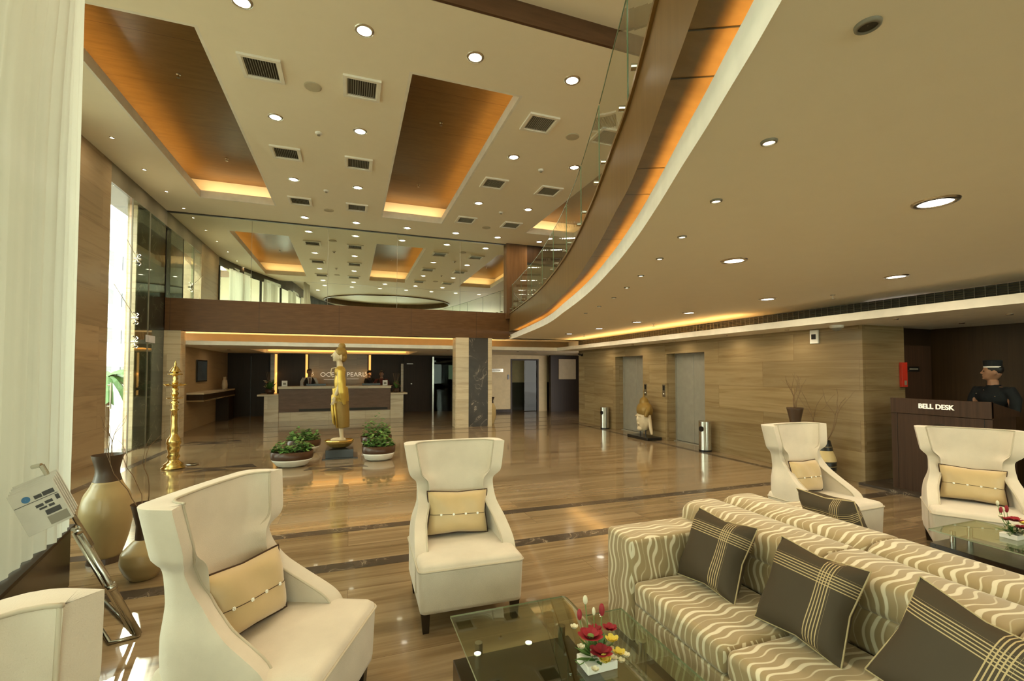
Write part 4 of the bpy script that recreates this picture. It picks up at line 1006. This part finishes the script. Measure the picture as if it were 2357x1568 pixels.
# lowered arms with separate fingers
for s_ in (-1,1):
    b_.tube([(s_*.14,-.01,1.66),(s_*.17,.0,1.40),(s_*.155,-.07,1.20)],[.05,.042,.034],12).ell((s_*.15,-.10,1.13),(.02,.035,.055))
    for k in range(4): b_.tube([(s_*.15,-.085-.016*k,1.09),(s_*.15,-.10-.02*k,1.04),(s_*.15,-.12-.018*k,1.0+.008*abs(k-1))],[.009,.008,.006],6)
    b_.tube([(s_*.13,-.12,1.15),(s_*.12,-.155,1.10)],[.011,.008],6)
b_.build('body', M['ivory'], st, remesh=.011)
MB().ell((0,.01,2.03),(.10,.115,.12)).ell((0,.03,2.16),(.065,.07,.07)).ell((0,.06,1.95),(.07,.07,.10)).build('hair', M['gold_dull'], st, remesh=.012)
rb = MB().ell((0,0,1.66),(.19,.11,.12)).ell((0,0,1.45),(.165,.115,.22)).ell((0,.0,1.22),(.165,.12,.22))
rb.tube([(0,.0,1.35),(0,.02,1.15),(0,.03,1.06)],[.15,.15,.14],16).tube([(0,-.11,1.2),(.0,-.12,.9),(0,-.10,.64)],[.05,.045,.03],10)
for s_ in (-1,1): rb.tube([(s_*.13,.02,1.68),(s_*.185,.03,1.45),(s_*.19,.05,1.25),(s_*.17,.09,1.02)],[.075,.07,.075,.03],12)
rb.build('robe', M['gold'], st, remesh=.013)
MB().tube([(0,.02,1.12),(0,.03,.95),(0,.045,.72),(0,.06,.56)],[.14,.148,.142,.128],18).build('underskirt', M['gold_dull'], st, remesh=.014)
MB().tube([(.05,-.13,1.05),(.05,-.12,.85),(.06,-.09,.62)],[.02,.022,.014],8).tube([(.11,-.09,1.05),(.115,-.07,.82),(.11,-.04,.58)],[.018,.02,.012],8).build('robe_fold', M['gold'], st, smooth=True)
MB().tube([(.12,-.06,1.74),(.12,-.15,1.72),(.12,-.17,1.62),(.12,-.13,1.55)],.010,8).build('flower_loop', M['ivory'], st)
pl = tag(MB().box(-.48,.16,9.28,9.92,0,.02).box(-.42,.08,9.33,9.87,.02,.17).build('plinth', M['black_stone'], bevel=.004),'low black granite plinth under the golden statue','plinth')

# brass oil lamp
t = thing('brass_oil_lamp','tall tiered brass oil lamp on the floor beside the window glass','oil lamp',(-2.84,9.37,0))
pr = [(.17,0),(.175,.02),(.14,.05),(.15,.07),(.09,.12),(.07,.16),(.10,.20),(.075,.25),(.085,.3),(.10,.36),(.09,.40),(.11,.43),(.10,.5),(.06,.56),(.05,.6),(.055,.64),(.05,.72),(.045,.8),(.05,.88),(.04,.98),(.07,1.0),(.04,1.03),(.055,1.08),(.035,1.1),(.07,1.13),(.035,1.16),(.045,1.2),(.04,1.24)]
MB().lathe(pr,seg=24).build('column', M['brass'], t, smooth=True)
MB().lathe([(.04,1.20),(.11,1.195),(.12,1.21),(.04,1.215)],seg=24).build('lower_tray', M['brass'], t)
MB().lathe([(.04,1.24),(.06,1.28),(.035,1.32),(.06,1.36),(.035,1.38),(.045,1.42)],seg=24).build('middle_column', M['brass'], t, smooth=True)
MB().lathe([(.04,1.42),(.14,1.415),(.155,1.435),(.04,1.44)],seg=24).build('middle_tray', M['brass'], t)
MB().lathe([(.04,1.44),(.05,1.48),(.03,1.51),(.045,1.54),(.03,1.57),(.04,1.6),(.10,1.605),(.11,1.62),(.04,1.63),(.055,1.66)],seg=24).build('upper_column', M['brass'], t, smooth=True)
MB().lathe([(.085,1.655),(.08,1.67),(.04,1.74),(.015,1.76),(.022,1.79),(.006,1.83),(.0,1.86)],seg=20).build('finial', M['brass'], t, smooth=True)
wk = MB()
for k in range(5):
    a = 2*PI*k/5; wk.ell((.145*math.cos(a),.145*math.sin(a),1.44),(.03,.03,.012),10,6)
wk.build('wick_cups', M['brass'], t)
t = tag(MB().lathe([(.001,.005),(.07,.005),(.10,.015),(.10,.018),(.001,.008)],seg=28,cap=False).build('small_dish', M['chrome'], smooth=True),'small round steel dish on the floor beside the brass lamp','dish'); t.location=(-2.62,9.6,0)

# ------------------------------------------------------------------ potted plants
def pot(loc,label,seed,tall,r=.33):
    random.seed(seed); t = thing('potted_plant',label,'potted plant',loc,group='plant bowls around the statue')
    MB().lathe([(.18,0),(.25,.03),(r*.93,.11),(r*.97,.135)],seg=36,sx=1,sy=.8).build('lower_bowl', M['white'], t, smooth=True)
    MB().lathe([(r*.97,.135),(r*1.0,.15),(r*1.02,.27),(r*.97,.27),(r*.93,.22)],seg=36,sx=1,sy=.8,cap=False).build('upper_band', M['brownglaze'], t, smooth=True)
    MB().lathe([(.001,.24),(r*.95,.235)],seg=36,sx=1,sy=.8,cap=False).build('soil', M['soil'], t)
    for nm,mt,num in (('foliage',M['leaf'],210),('foliage',M['leaf2'],130)):
        f = MB()
        for k in range(num):
            a = random.uniform(0,2*PI); rr = r*math.sqrt(random.random())*.95; z = .26+tall*random.random()**.8*(1-.6*(rr/r)**2)*(1+.5*math.sin(5*a+seed))
            c = Vector((rr*math.cos(a),.8*rr*math.sin(a),z)); w_ = random.uniform(0,2*PI); s_ = random.uniform(.03,.055)
            d = Vector((math.cos(w_),math.sin(w_),random.uniform(-.5,.5)))*s_; e = Vector((-math.sin(w_),math.cos(w_),random.uniform(-.4,.4)))*s_*.6
            f.add([c-d,c-e*.9+Vector((0,0,.008)),c+d,c+e],[(0,1,2,3)])
        f.build(nm, mt, t)
    return t
pot((-.94,8.88,0),'oval white and brown plant bowl, front left of the statue',1,.16,.34)
pot((-.88,10.3,0),'oval plant bowl behind the front left one, mostly hidden',2,.2,.32)
pot((.53,9.0,0),'oval white and brown plant bowl, front right of the statue',3,.2,.30)
pot((.56,10.4,0),'taller leafy plant bowl behind the front right one',4,.34,.32)

# ------------------------------------------------------------------ wing chairs
def wing_chair(label):
    t = thing('wing_chair',label,'armchair',group='cream wing chairs')
    Wt = [(.40,.35),(.50,.345),(.58,.332),(.64,.308),(.69,.292),(.80,.290),(.845,.30),(.875,.345),(.95,.358),(1.11,.385)]
    Dt = [(.40,.50),(.47,.47),(.51,.42),(.58,.32),(.66,.235),(.75,.17),(.83,.145),(.87,.19),(.92,.205),(1.11,.20)]
    def li(tab,x):
        def f(x):
            if x <= tab[0][0]: return tab[0][1]
            for (a,b_),(c,d) in zip(tab,tab[1:]):
                if x <= c: return b_+(d-b_)*(x-a)/(c-a)
            return tab[-1][1]
        return (f(x-.018)+2*f(x)+f(x+.018))/4
    Yt = [(.40,.30),(1.11,.385)]
    def path(z, off):
        w_ = li(Wt,z)-off; d = li(Dt,z)-off*.3; yb = Yt[0][1]+(Yt[1][1]-Yt[0][1])*(z-.4)/.71-off
        R_ = .10; pts = []
        yf = yb+off-d
        for k in range(7): pts.append((-w_, yf+(yb-R_-yf)*k/6))
        for k in range(1,5): a = PI-(PI/2)*k/4; pts.append((-w_+R_+R_*math.cos(a), yb-R_+R_*math.sin(a)))
        for k in range(1,9): pts.append((-w_+R_+(2*w_-2*R_)*k/8, yb+.012*math.sin(PI*k/8)))
        for k in range(1,5): a = PI/2-(PI/2)*k/4; pts.append((w_-R_+R_*math.cos(a), yb-R_+R_*math.sin(a)))
        for k in range(1,7): pts.append((w_, yb-R_+(yf-yb+R_)*k/6))
        return pts
    zs = [.20,.30]+[.40+.71*k/44 for k in range(45)]
    out_ = [[(x,y,z) for x,y in path(max(z,.40),0)] for z in zs]; inn_ = [[(x,y,z) for x,y in path(max(z,.40),.085)] for z in zs]
    sh = MB(); sh.grid(out_); n_ = len(sh.v)
    sh.grid([r_[::-1] for r_ in inn_])
    m_ = len(out_[0])
    # close ends, front edges rounded outwards a touch
    for j in range(len(zs)-1):
        o0 = j*m_; o1 = (j+1)*m_; i0 = n_+j*m_; i1 = n_+(j+1)*m_
        sh.f.append((o0,o1,i1+m_-1,i0+m_-1)); sh.f.append((o0+m_-1,i0,i1,o1+m_-1))
    j = len(zs)-1
    for k in range(m_-1):
        sh.f.append((j*m_+k,j*m_+k+1,n_+j*m_+m_-2-k,n_+j*m_+m_-1-k))
    bo = sh.build('back_and_arms', M['fabric'], t, smooth=True)
    md = bo.modifiers.new('b','BEVEL'); md.width = .016; md.segments = 3; md.limit_method='ANGLE'; md.angle_limit=math.radians(50)
    # piping along the inner edge of the wings
    pp = MB()
    for s_ in (0,-1):
        pp.tube([(inn_[i][s_][0],inn_[i][s_][1]-.002,inn_[i][s_][2]) for i in range(4,len(zs))],.006,6)
    pp.tube([(x,y,1.112) for x,y,z in inn_[-1]],.006,6)
    pp.build('piping', M['piping'], t, smooth=True)
    # seat: soft box with sloping sides
    st_ = MB(); rows_ = []
    for z,ex_ in ((.13,-.025),(.135,-.012),(.16,-.008),(.38,.0),(.398,.003),(.402,-.002),(.42,-.004),(.437,-.02),(.443,-.05)):
        x_ = .345+ex_; yf = -.375-ex_; yb = .31; r_ = .035; ring_ = []
        for cx_,cy_,a0 in ((x_-r_,yb-r_,0),(-x_+r_,yb-r_,PI/2),(-x_+r_,yf+r_,PI),(x_-r_,yf+r_,3*PI/2)):
            for k in range(5): a = a0+PI/2*k/4; ring_.append((cx_+r_*math.cos(a),cy_+r_*math.sin(a),z))
        rows_.append(ring_)
    st_.grid(rows_,closed=True); st_.f.append(tuple(range(20))[::-1]); st_.f.append(tuple(len(st_.v)-20+k for k in range(20)))
    st_.build('seat', M['fabric'], t, smooth=True)
    rp_ = rows_[4]; MB().tube([(x,y,.400) for x,y,z in rp_]+[(rp_[0][0],rp_[0][1],.400)],.0065,6).build('seat_piping', M['piping'], t, smooth=True)
    for sx_ in (-1,1):
        for yy in (-.31,.25):
            MB().add([(sx_*.30-.03,yy-.03,.16),(sx_*.30+.03,yy-.03,.16),(sx_*.30+.03,yy+.03,.16),(sx_*.30-.03,yy+.03,.16),(sx_*.295-.02,yy-.02,0),(sx_*.295+.02,yy-.02,0),(sx_*.295+.02,yy+.02,0),(sx_*.295-.02,yy+.02,0)],[(0,1,2,3),(7,6,5,4),(0,4,5,1),(1,5,6,2),(2,6,7,3),(3,7,4,0)]).build('leg', M['espresso'], t)
    return t
def pillow_shape(w_,h_,th,n_=18,pinch=.035):
    """vertical soft pillow in the xz plane"""
    fr_ = []; bk_ = []
    def P(u,v,s_):
        e = (1-u**4)*(1-v**4); z = v*h_/2*(1-pinch*3*(1-abs(u))*abs(v)**3*.6); x = u*w_/2*(1-pinch*3*(1-abs(v))*abs(u)**3*.6)
        return (x, s_*th/2*max(0,e)**.6+.006*math.sin(5*u+3*v)*max(0,e), z)
    for j in range(n_+1):
        v = -1+2*j/n_; fr_.append([P(-1+2*i/n_,v,-1) for i in range(n_+1)]); bk_.append([P(1-2*i/n_,v,1) for i in range(n_+1)])
    rim = [P(-1+2*i/n_,-1,0) for i in range(n_)]+[P(1,-1+2*i/n_,0) for i in range(n_)]+[P(1-2*i/n_,1,0) for i in range(n_)]+[P(-1,1-2*i/n_,0) for i in range(n_+1)]
    return MB().grid(fr_).grid(bk_), rim, P
def gold_pillow(label):
    t = thing('throw_pillow',label,'cushion',group='gold pillows on the wing chairs')
    mb, rim, P = pillow_shape(.46,.31,.15,pinch=.05)
    mb.build('cover', M['gold_fab'], t, smooth=True)
    MB().tube(rim,.0055,6).build('piping', M['brown_pipe'], t, smooth=True)
    MB().tube([(P(-1+2*i/16,-.08,-1)[0],P(-1+2*i/16,-.08,-1)[1]-.0015,P(-1+2*i/16,-.08,-1)[2]) for i in range(17)],.0018,5).build('seam_cord', M['brown_pipe'], t)
    for u in (-.6,-.2,.2,.6):
        x,y,z = P(u,-.08,-1); f = MB()
        for k in range(6): a = k*PI/3; f.ell((x+.006*math.cos(a),y-.003,z+.006*math.sin(a)),.0035,6,5)
        f.ell((x,y-.006,z),.0035,6,5); f.build('crystal_flower', M['crystal'], t)
    return t
c0 = wing_chair('cream wing chair in the middle facing the viewer, its dark front legs showing, gold pillow on it')
p0 = gold_pillow('gold pillow with brown piping on the middle wing chair')
def put_chair(loc, rz, lab, plab, pdx=0, first=False, prz=0.0, ptilt=.22, pz=.605, py=.13):
    c = c0 if first else copy_tree(c0); p = p0 if first else copy_tree(p0)
    c.location = (*loc,0); c.rotation_euler = (0,0,rz); c['label'] = lab
    o_ = Matrix.Rotation(rz,3,'Z') @ Vector((pdx,py,0)); p.location = (loc[0]+o_.x,loc[1]+o_.y,pz); p.rotation_euler = (-ptilt,.04,rz+prz); p['label'] = plab
put_chair((.77,3.26), -.02, 'cream wing chair in the middle facing the viewer, its dark front legs showing', 'gold pillow with brown piping on the middle wing chair', first=True)
put_chair((-.33,2.42), math.radians(67), 'large cream wing chair on the left, seen side-on with the sunlit wing', 'gold pillow with brown piping on the left wing chair', prz=-.2)
put_chair((-.55,1.0), math.radians(67), 'cream wing chair cut off at the bottom left corner, only its back showing', 'gold pillow on the wing chair at the bottom left corner, out of view')
put_chair((4.36,3.24), .03, 'cream wing chair beyond the sofas, in front of the banded vase', 'gold pillow standing askew on the wing chair beyond the sofas', prz=.1, pdx=-.02)
put_chair((5.36,2.52), math.radians(-55), 'cream wing chair at the right edge, in front of the bell desk', 'gold pillow on the wing chair at the right edge')

# ------------------------------------------------------------------ sofas
def rbox(x0,x1,y0,y1,z0,z1,name,t,r=.03,mat=None):
    o_ = MB().box(x0,x1,y0,y1,z0,z1).build(name, mat or M['sofa'], t, bevel=r); o_.modifiers['b'].segments = 4; return o_
def sofa(label,x,d,y1,ln):
    # d=+1: seat on the -x side of the back
    t = thing('sofa',label,'sofa',(x,y1,0),group='striped sofas')
    def bx(a,b_,y0,y1_,z0,z1,nm,r=.03,mat=None):
        return rbox(min(d*a,d*b_),max(d*a,d*b_),y0,y1_,z0,z1,nm,t,r,mat)
    bx(0,.74,-.27,0,.06,.66,'armrest',.03)
    bx(0,.74,-ln,-ln+.27,.06,.66,'armrest',.03)
    nst = 3; half = (ln-.54)/nst
    bx(.02,.66,-ln+.27,-.27,.06,.285,'base',.015)
    def roll(a,b_,z0,z1,y0,y1_,nm,pw=3.2):
        cx_,cz_ = (a+b_)/2,(z0+z1)/2; rx,rz_ = (b_-a)/2,(z1-z0)/2; rows_ = []
        for y,k_ in ((y0,.80),(y0+.004,.92),(y0+.016,.99),(y0+.03,1),(y1_-.03,1),(y1_-.016,.99),(y1_-.004,.92),(y1_,.80)):
            rows_.append([(d*(cx_+rx*k_*math.copysign(abs(math.cos(2*PI*i/28))**(2/pw),math.cos(2*PI*i/28))), y, cz_+rz_*k_*math.copysign(abs(math.sin(2*PI*i/28))**(2/pw),math.sin(2*PI*i/28))) for i in range(28)])
        m_ = MB().grid(rows_,closed=True); m_.f.append(tuple(range(28))[::-1]); m_.f.append(tuple(len(m_.v)-28+k for k in range(28)))
        m_.build(nm, M['sofa'], t, smooth=True)
    for k in range(nst):
        y0 = -.27-half*(k+1); y1_ = -.27-half*k
        bx(.005,.60,y0+.002,y1_-.002,.285,.425,'seat_cushion',.04)
        bx(.60,.76,y0+.002,y1_-.002,.40,.60,'back_cushion',.03)
        ya = 0 if k==0 else y1_; yb = y0 if k<nst-1 else -ln
        roll(.585,.925,.565,.765,yb+.002,ya-.002,'back_roll')
    bx(.66,.92,-ln+.02,-.02,.06,.60,'back_frame',.02)
    bx(.03,.88,-ln+.03,-.03,0,.06,'plinth',.003,M['espresso'])
    return t
sofa('striped satin sofa facing the glass coffee table, three dark brown cushions on it',1.57,1,2.60,2.64)
sofa('striped satin sofa back to back with the front one, facing away to the right',3.45,-1,2.62,2.64)
def brown_cushion(label, loc, rot):
    t = thing('throw_cushion',label,'cushion',loc,group='dark brown sofa cushions'); t.rotation_euler = rot
    mb, rim, P = pillow_shape(.42,.42,.17,pinch=.07); mb.build('cover', M['cushion'], t, smooth=True)
    MB().tube(rim,.004,6).build('piping', plain('tan_piping',(.45,.36,.2),.7) if 'tan_piping' not in bpy.data.materials else bpy.data.materials['tan_piping'], t, smooth=True)
    return t
bc = brown_cushion('dark brown cushion with gold thread bands in the far corner of the front sofa',(2.00,2.12,.61),(-.45,.0,-PI/2+.05))
def cus(label,loc,rot):
    c = copy_tree(bc); c['label'] = label; c.location = loc; c.rotation_euler = rot
cus('dark brown cushion with gold thread bands in the middle of the front sofa',(2.01,1.56,.615),(-.45,.03,-PI/2+.02))
cus('dark brown cushion standing on its corner, nearest on the front sofa',(2.00,1.00,.625),(-.45,.24,-PI/2+.0))
cus('dark brown cushion lying on the far side of the rear sofa back',(3.04,2.15,.655),(.45,-.05,-PI/2-.1))

# ------------------------------------------------------------------ coffee tables
def coffee_table(label,loc,rz=0,mir=1,ln=1.15):
    t = thing('coffee_table',label,'coffee table',loc,rz,group='glass coffee tables')
    # bent glass sheet: upper level, wave down, lower level.  x across, y along
    prof_ = [(0,.42),(.62,.42)]+[(.62+.16*k/8, .42-.13*(.5-.5*math.cos(PI*k/8))) for k in range(1,9)]+[(1.0,.29)]
    g = MB(); up_ = [(mir*x,z) for x,z in prof_]
    for dz in (0,-.012):
        g.grid([[(x,-ln,z+dz) for x,z in up_],[(x,0,z+dz) for x,z in up_]])
    g.build('glass_top', M['glass_t'], t, smooth=False)
    e = MB()
    for y in (0,-ln):
        e.grid([[(x,y,z-.002) for x,z in up_],[(x,y,z-.010) for x,z in up_]])
    for x,z in (up_[0],up_[-1]): e.grid([[(x,0,z),(x,-ln,z)],[(x,0,z-.012),(x,-ln,z-.012)]])
    e.build('glass_edge', plain('pale_glass_edge',(.30,.34,.22),.15) if 'pale_glass_edge' not in bpy.data.materials else bpy.data.materials['pale_glass_edge'], t)
    MB().box(*(sorted((mir*-.02,mir*.58))),-ln+.05,-.10 if ln<1 else -.16,0,.30).build('base_block', M['espresso'], t, bevel=.004)
    for x,y in ((.08,-.25),(.08,-ln+.15),(.5,-.25),(.5,-ln+.15)): MB().lathe([(.018,.30),(.018,.409)],(mir*x,y,0),14).build('spacer', M['chrome'], t)
    for y in (-.3,-ln+.15): MB().lathe([(.02,0),(.02,.279)],(mir*.93,y,0),14).build('foot', M['chrome'], t)
    return t
coffee_table('bent glass coffee table with dark base block at the bottom centre, flowers on it',(.49,2.31,0))
coffee_table('bent glass coffee table between the rear sofa and the right edge chair',(4.92,2.32,0),-PI/2,1,.62)

# flowers on the tables
def centrepiece(label, loc, seed):
    random.seed(seed); t = thing('flower_arrangement',label,'flower arrangement',loc,group='flower centrepieces')
    MB().box(-.07,.07,-.05,.05,0,.035).build('container', M['white'], t, bevel=.004)
    lf = MB()
    for k in range(40):
        a = random.uniform(0,2*PI); e = random.uniform(.1,1.2); l_ = random.uniform(.06,.12)
        d = Vector((math.cos(a)*math.cos(e),math.sin(a)*math.cos(e),math.sin(e))); s_ = Vector((-math.sin(a),math.cos(a),0))*.012; o_ = Vector((0,0,.03))
        lf.add([o_,o_+d*l_*.6-s_,o_+d*l_,o_+d*l_*.6+s_],[(0,1,2,3)])
    lf.build('leaves', M['leaf'], t)
    def petals(c, r, num, mat, up=.5, name='flower', cen=None):
        f = MB(); c = Vector(c)
        for ring_ in range(2):
            for k in range(num):
                a = 2*PI*k/num+ring_*.4; rr = r*(1-.25*ring_); d = Vector((math.cos(a),math.sin(a),up+.4*ring_)).normalized()*rr; s_ = Vector((-math.sin(a),math.cos(a),0))*rr*.42
                f.add([c,c+d*.55-s_,c+d*.95-s_*.6,c+d*1.05+s_*.1,c+d*.95+s_*.7,c+d*.55+s_],[(0,1,2,3,4,5)])
        o_ = f.build(name, mat, t)
        if cen: MB().ell(c+Vector((0,0,r*.16)),(r*.28,r*.28,r*.15),10,8).build('centre', cen, o_)
    petals((-.04,-.02,.13),.055,7,FL['r'],.35,cen=M['leaf2'])
    petals((-.015,-.06,.085),.05,6,FL['r'],.3)
    petals((.075,.02,.12),.035,6,FL['r'],.5); petals((.02,.05,.11),.035,6,FL['r'],.5)
    petals((.055,-.03,.10),.035,5,FL['y'],.8); petals((-.02,-.10,.07),.035,5,FL['y'],1.0); petals((.07,-.06,.065),.03,5,FL['y'],.6)
    for c in ((-.09,.03,.15),(-.09,-.03,.10),(.09,-.08,.06),(.06,-.09,.05),(-.06,-.09,.04),(.03,-.08,.06)): petals(c,.022,6,FL['w'],.9)
    sm = MB()
    for (x,y,z) in ((-.06,.04,.19),(-.01,.08,.22),(.06,.06,.18),(.02,.06,.18),(-.11,-.02,.05)): sm.tube([(x*.2,y*.2,.04),(x*.8,y*.8,z*.6),(x,y,z)],.0022,5)
    sm.build('stems', M['leaf2'], t)
    MB().ell((-.06,.04,.20),(.011,.011,.024),8,6).ell((.06,.06,.19),(.013,.013,.028),8,6).build('red_bud', FL['r'], t, smooth=True)
    MB().ell((-.01,.08,.235),(.011,.011,.02),8,6).ell((.02,.06,.19),(.008,.008,.018),8,6).build('white_bud', FL['w'], t, smooth=True)
    for k in range(8):
        x,y = random.uniform(-.05,.09), random.uniform(-.09,.03); 
        MB().tube([(x,y,.06),(x*1.05,y*1.05,.085)],.008,8).build('dried_stalk', M['ivory'], t)
    return t
centrepiece('small arrangement of crimson, yellow and white flowers on the front glass table',(.99,1.72,.42),8)
centrepiece('dark red flower arrangement on the rear glass table, cut by the right edge',(4.66,1.98,.42),9)

# ------------------------------------------------------------------ newspaper rack
t = thing('newspaper_stand','slanted chrome floor stand holding newspapers beside the curtain','newspaper rack',(-1.22,3.5,0))
a = Vector((.0,.0,.02)); b_ = Vector((-.40,-.20,1.13)); dr_ = (b_-a)
def pole(p, q, r, nm='pole'): MB().tube([p,q],r,12).build(nm, M['chrome'], t, smooth=True)
pole(a, a+dr_*.62, .017); pole(a+Vector((-.045,.03,0)), a+dr_*.62+Vector((-.045,.03,0)), .012); pole(a+dr_*.55+Vector((.02,.0,0)), a+dr_, .012)
for s_ in (.30,.64,.92):
    p_ = a+dr_*s_; MB().tube([p_-dr_.normalized()*.018,p_+dr_.normalized()*.018],.024,14).tube([p_,p_+Vector((-.045,.03,0))],.010,8).build('joint_collar', M['chrome'], t, smooth=True)
MB().tube([(0,0,.012),(-.42,.60,.012),(-.50,.55,.012),(-.13,-.04,.012),(0,0,.012)],.012,8).build('base_frame', M['chrome'], t, smooth=True)
hk = a+dr_
MB().tube([hk,hk+Vector((-.045,.01,-.01))],.012,8).build('hook', M['chrome'], t)
for k in range(5):
    n_ = thing('newspaper', ['front newspaper with blue emblem and headline hanging on the chrome stand','second newspaper from the front, folded behind the first one on the stand','third newspaper from the front on the chrome stand','fourth newspaper from the front on the chrome stand','rearmost newspaper on the chrome stand'][k],'newspaper',(-1.545-.004*k,3.25+.018*k,1.06+.010*k),group='newspapers on the stand')
    n_.rotation_euler = (-.12,-.42,.25); n_.scale = (.8,.8,.8)
    MB().box(-.24,.0,-.006,.006,-.30,.0).build('pages', M['paper'], n_, bevel=.002)
    if k == 0:
        MB().box(-.235,-.01,-.0075,-.006,-.098,-.094).build('rule_line', M['ink'], n_)
        o_ = MB().lathe([(.001,0),(.022,0),(.022,.001),(.001,.001)],seg=20,cap=False).build('emblem', M['blueink'], n_); o_.location=(-.165,-.0065,-.065); o_.rotation_euler=(PI/2,0,0)
        pr_ = MB()
        for x0,x1,z0,z1 in ((-.125,-.085,-.085,-.06),(-.08,-.02,-.085,-.055),(-.03,-.01,-.14,-.105),(-.09,-.05,-.14,-.12),(-.14,-.10,-.145,-.125),(-.13,-.09,-.165,-.152),(-.08,-.05,-.168,-.15),(-.11,-.03,-.215,-.18)):
            pr_.box(x0,x1,-.0075,-.006,z0,z1)
        pr_.build('headline', M['ink'], n_)
        MB().box(-.115,-.01,-.0072,-.006,-.285,-.225).build('picture_block', M['grey'], n_)

# ------------------------------------------------------------------ light
wd = bpy.data.worlds.new('world'); sc.world = wd; wd.use_nodes = True
bg = wd.node_tree.nodes['Background']; bg.inputs[0].default_value = (1.0,.93,.84,1); bg.inputs[1].default_value = 8.0
sun = bpy.data.lights.new('sun','SUN'); sun.energy = 4.5; sun.angle = math.radians(.8); sun.color = (1,.9,.72)
so = bpy.data.objects.new('sun', sun); COL.objects.link(so)
so.rotation_euler = Vector((.40,-1,-.50)).to_track_quat('-Z','Y').to_euler()

sc.view_settings.view_transform = 'Standard'; sc.view_settings.look = 'None'; sc.view_settings.gamma = 1
sc.view_settings.use_curve_mapping = False; sc.view_settings.exposure = 0.65
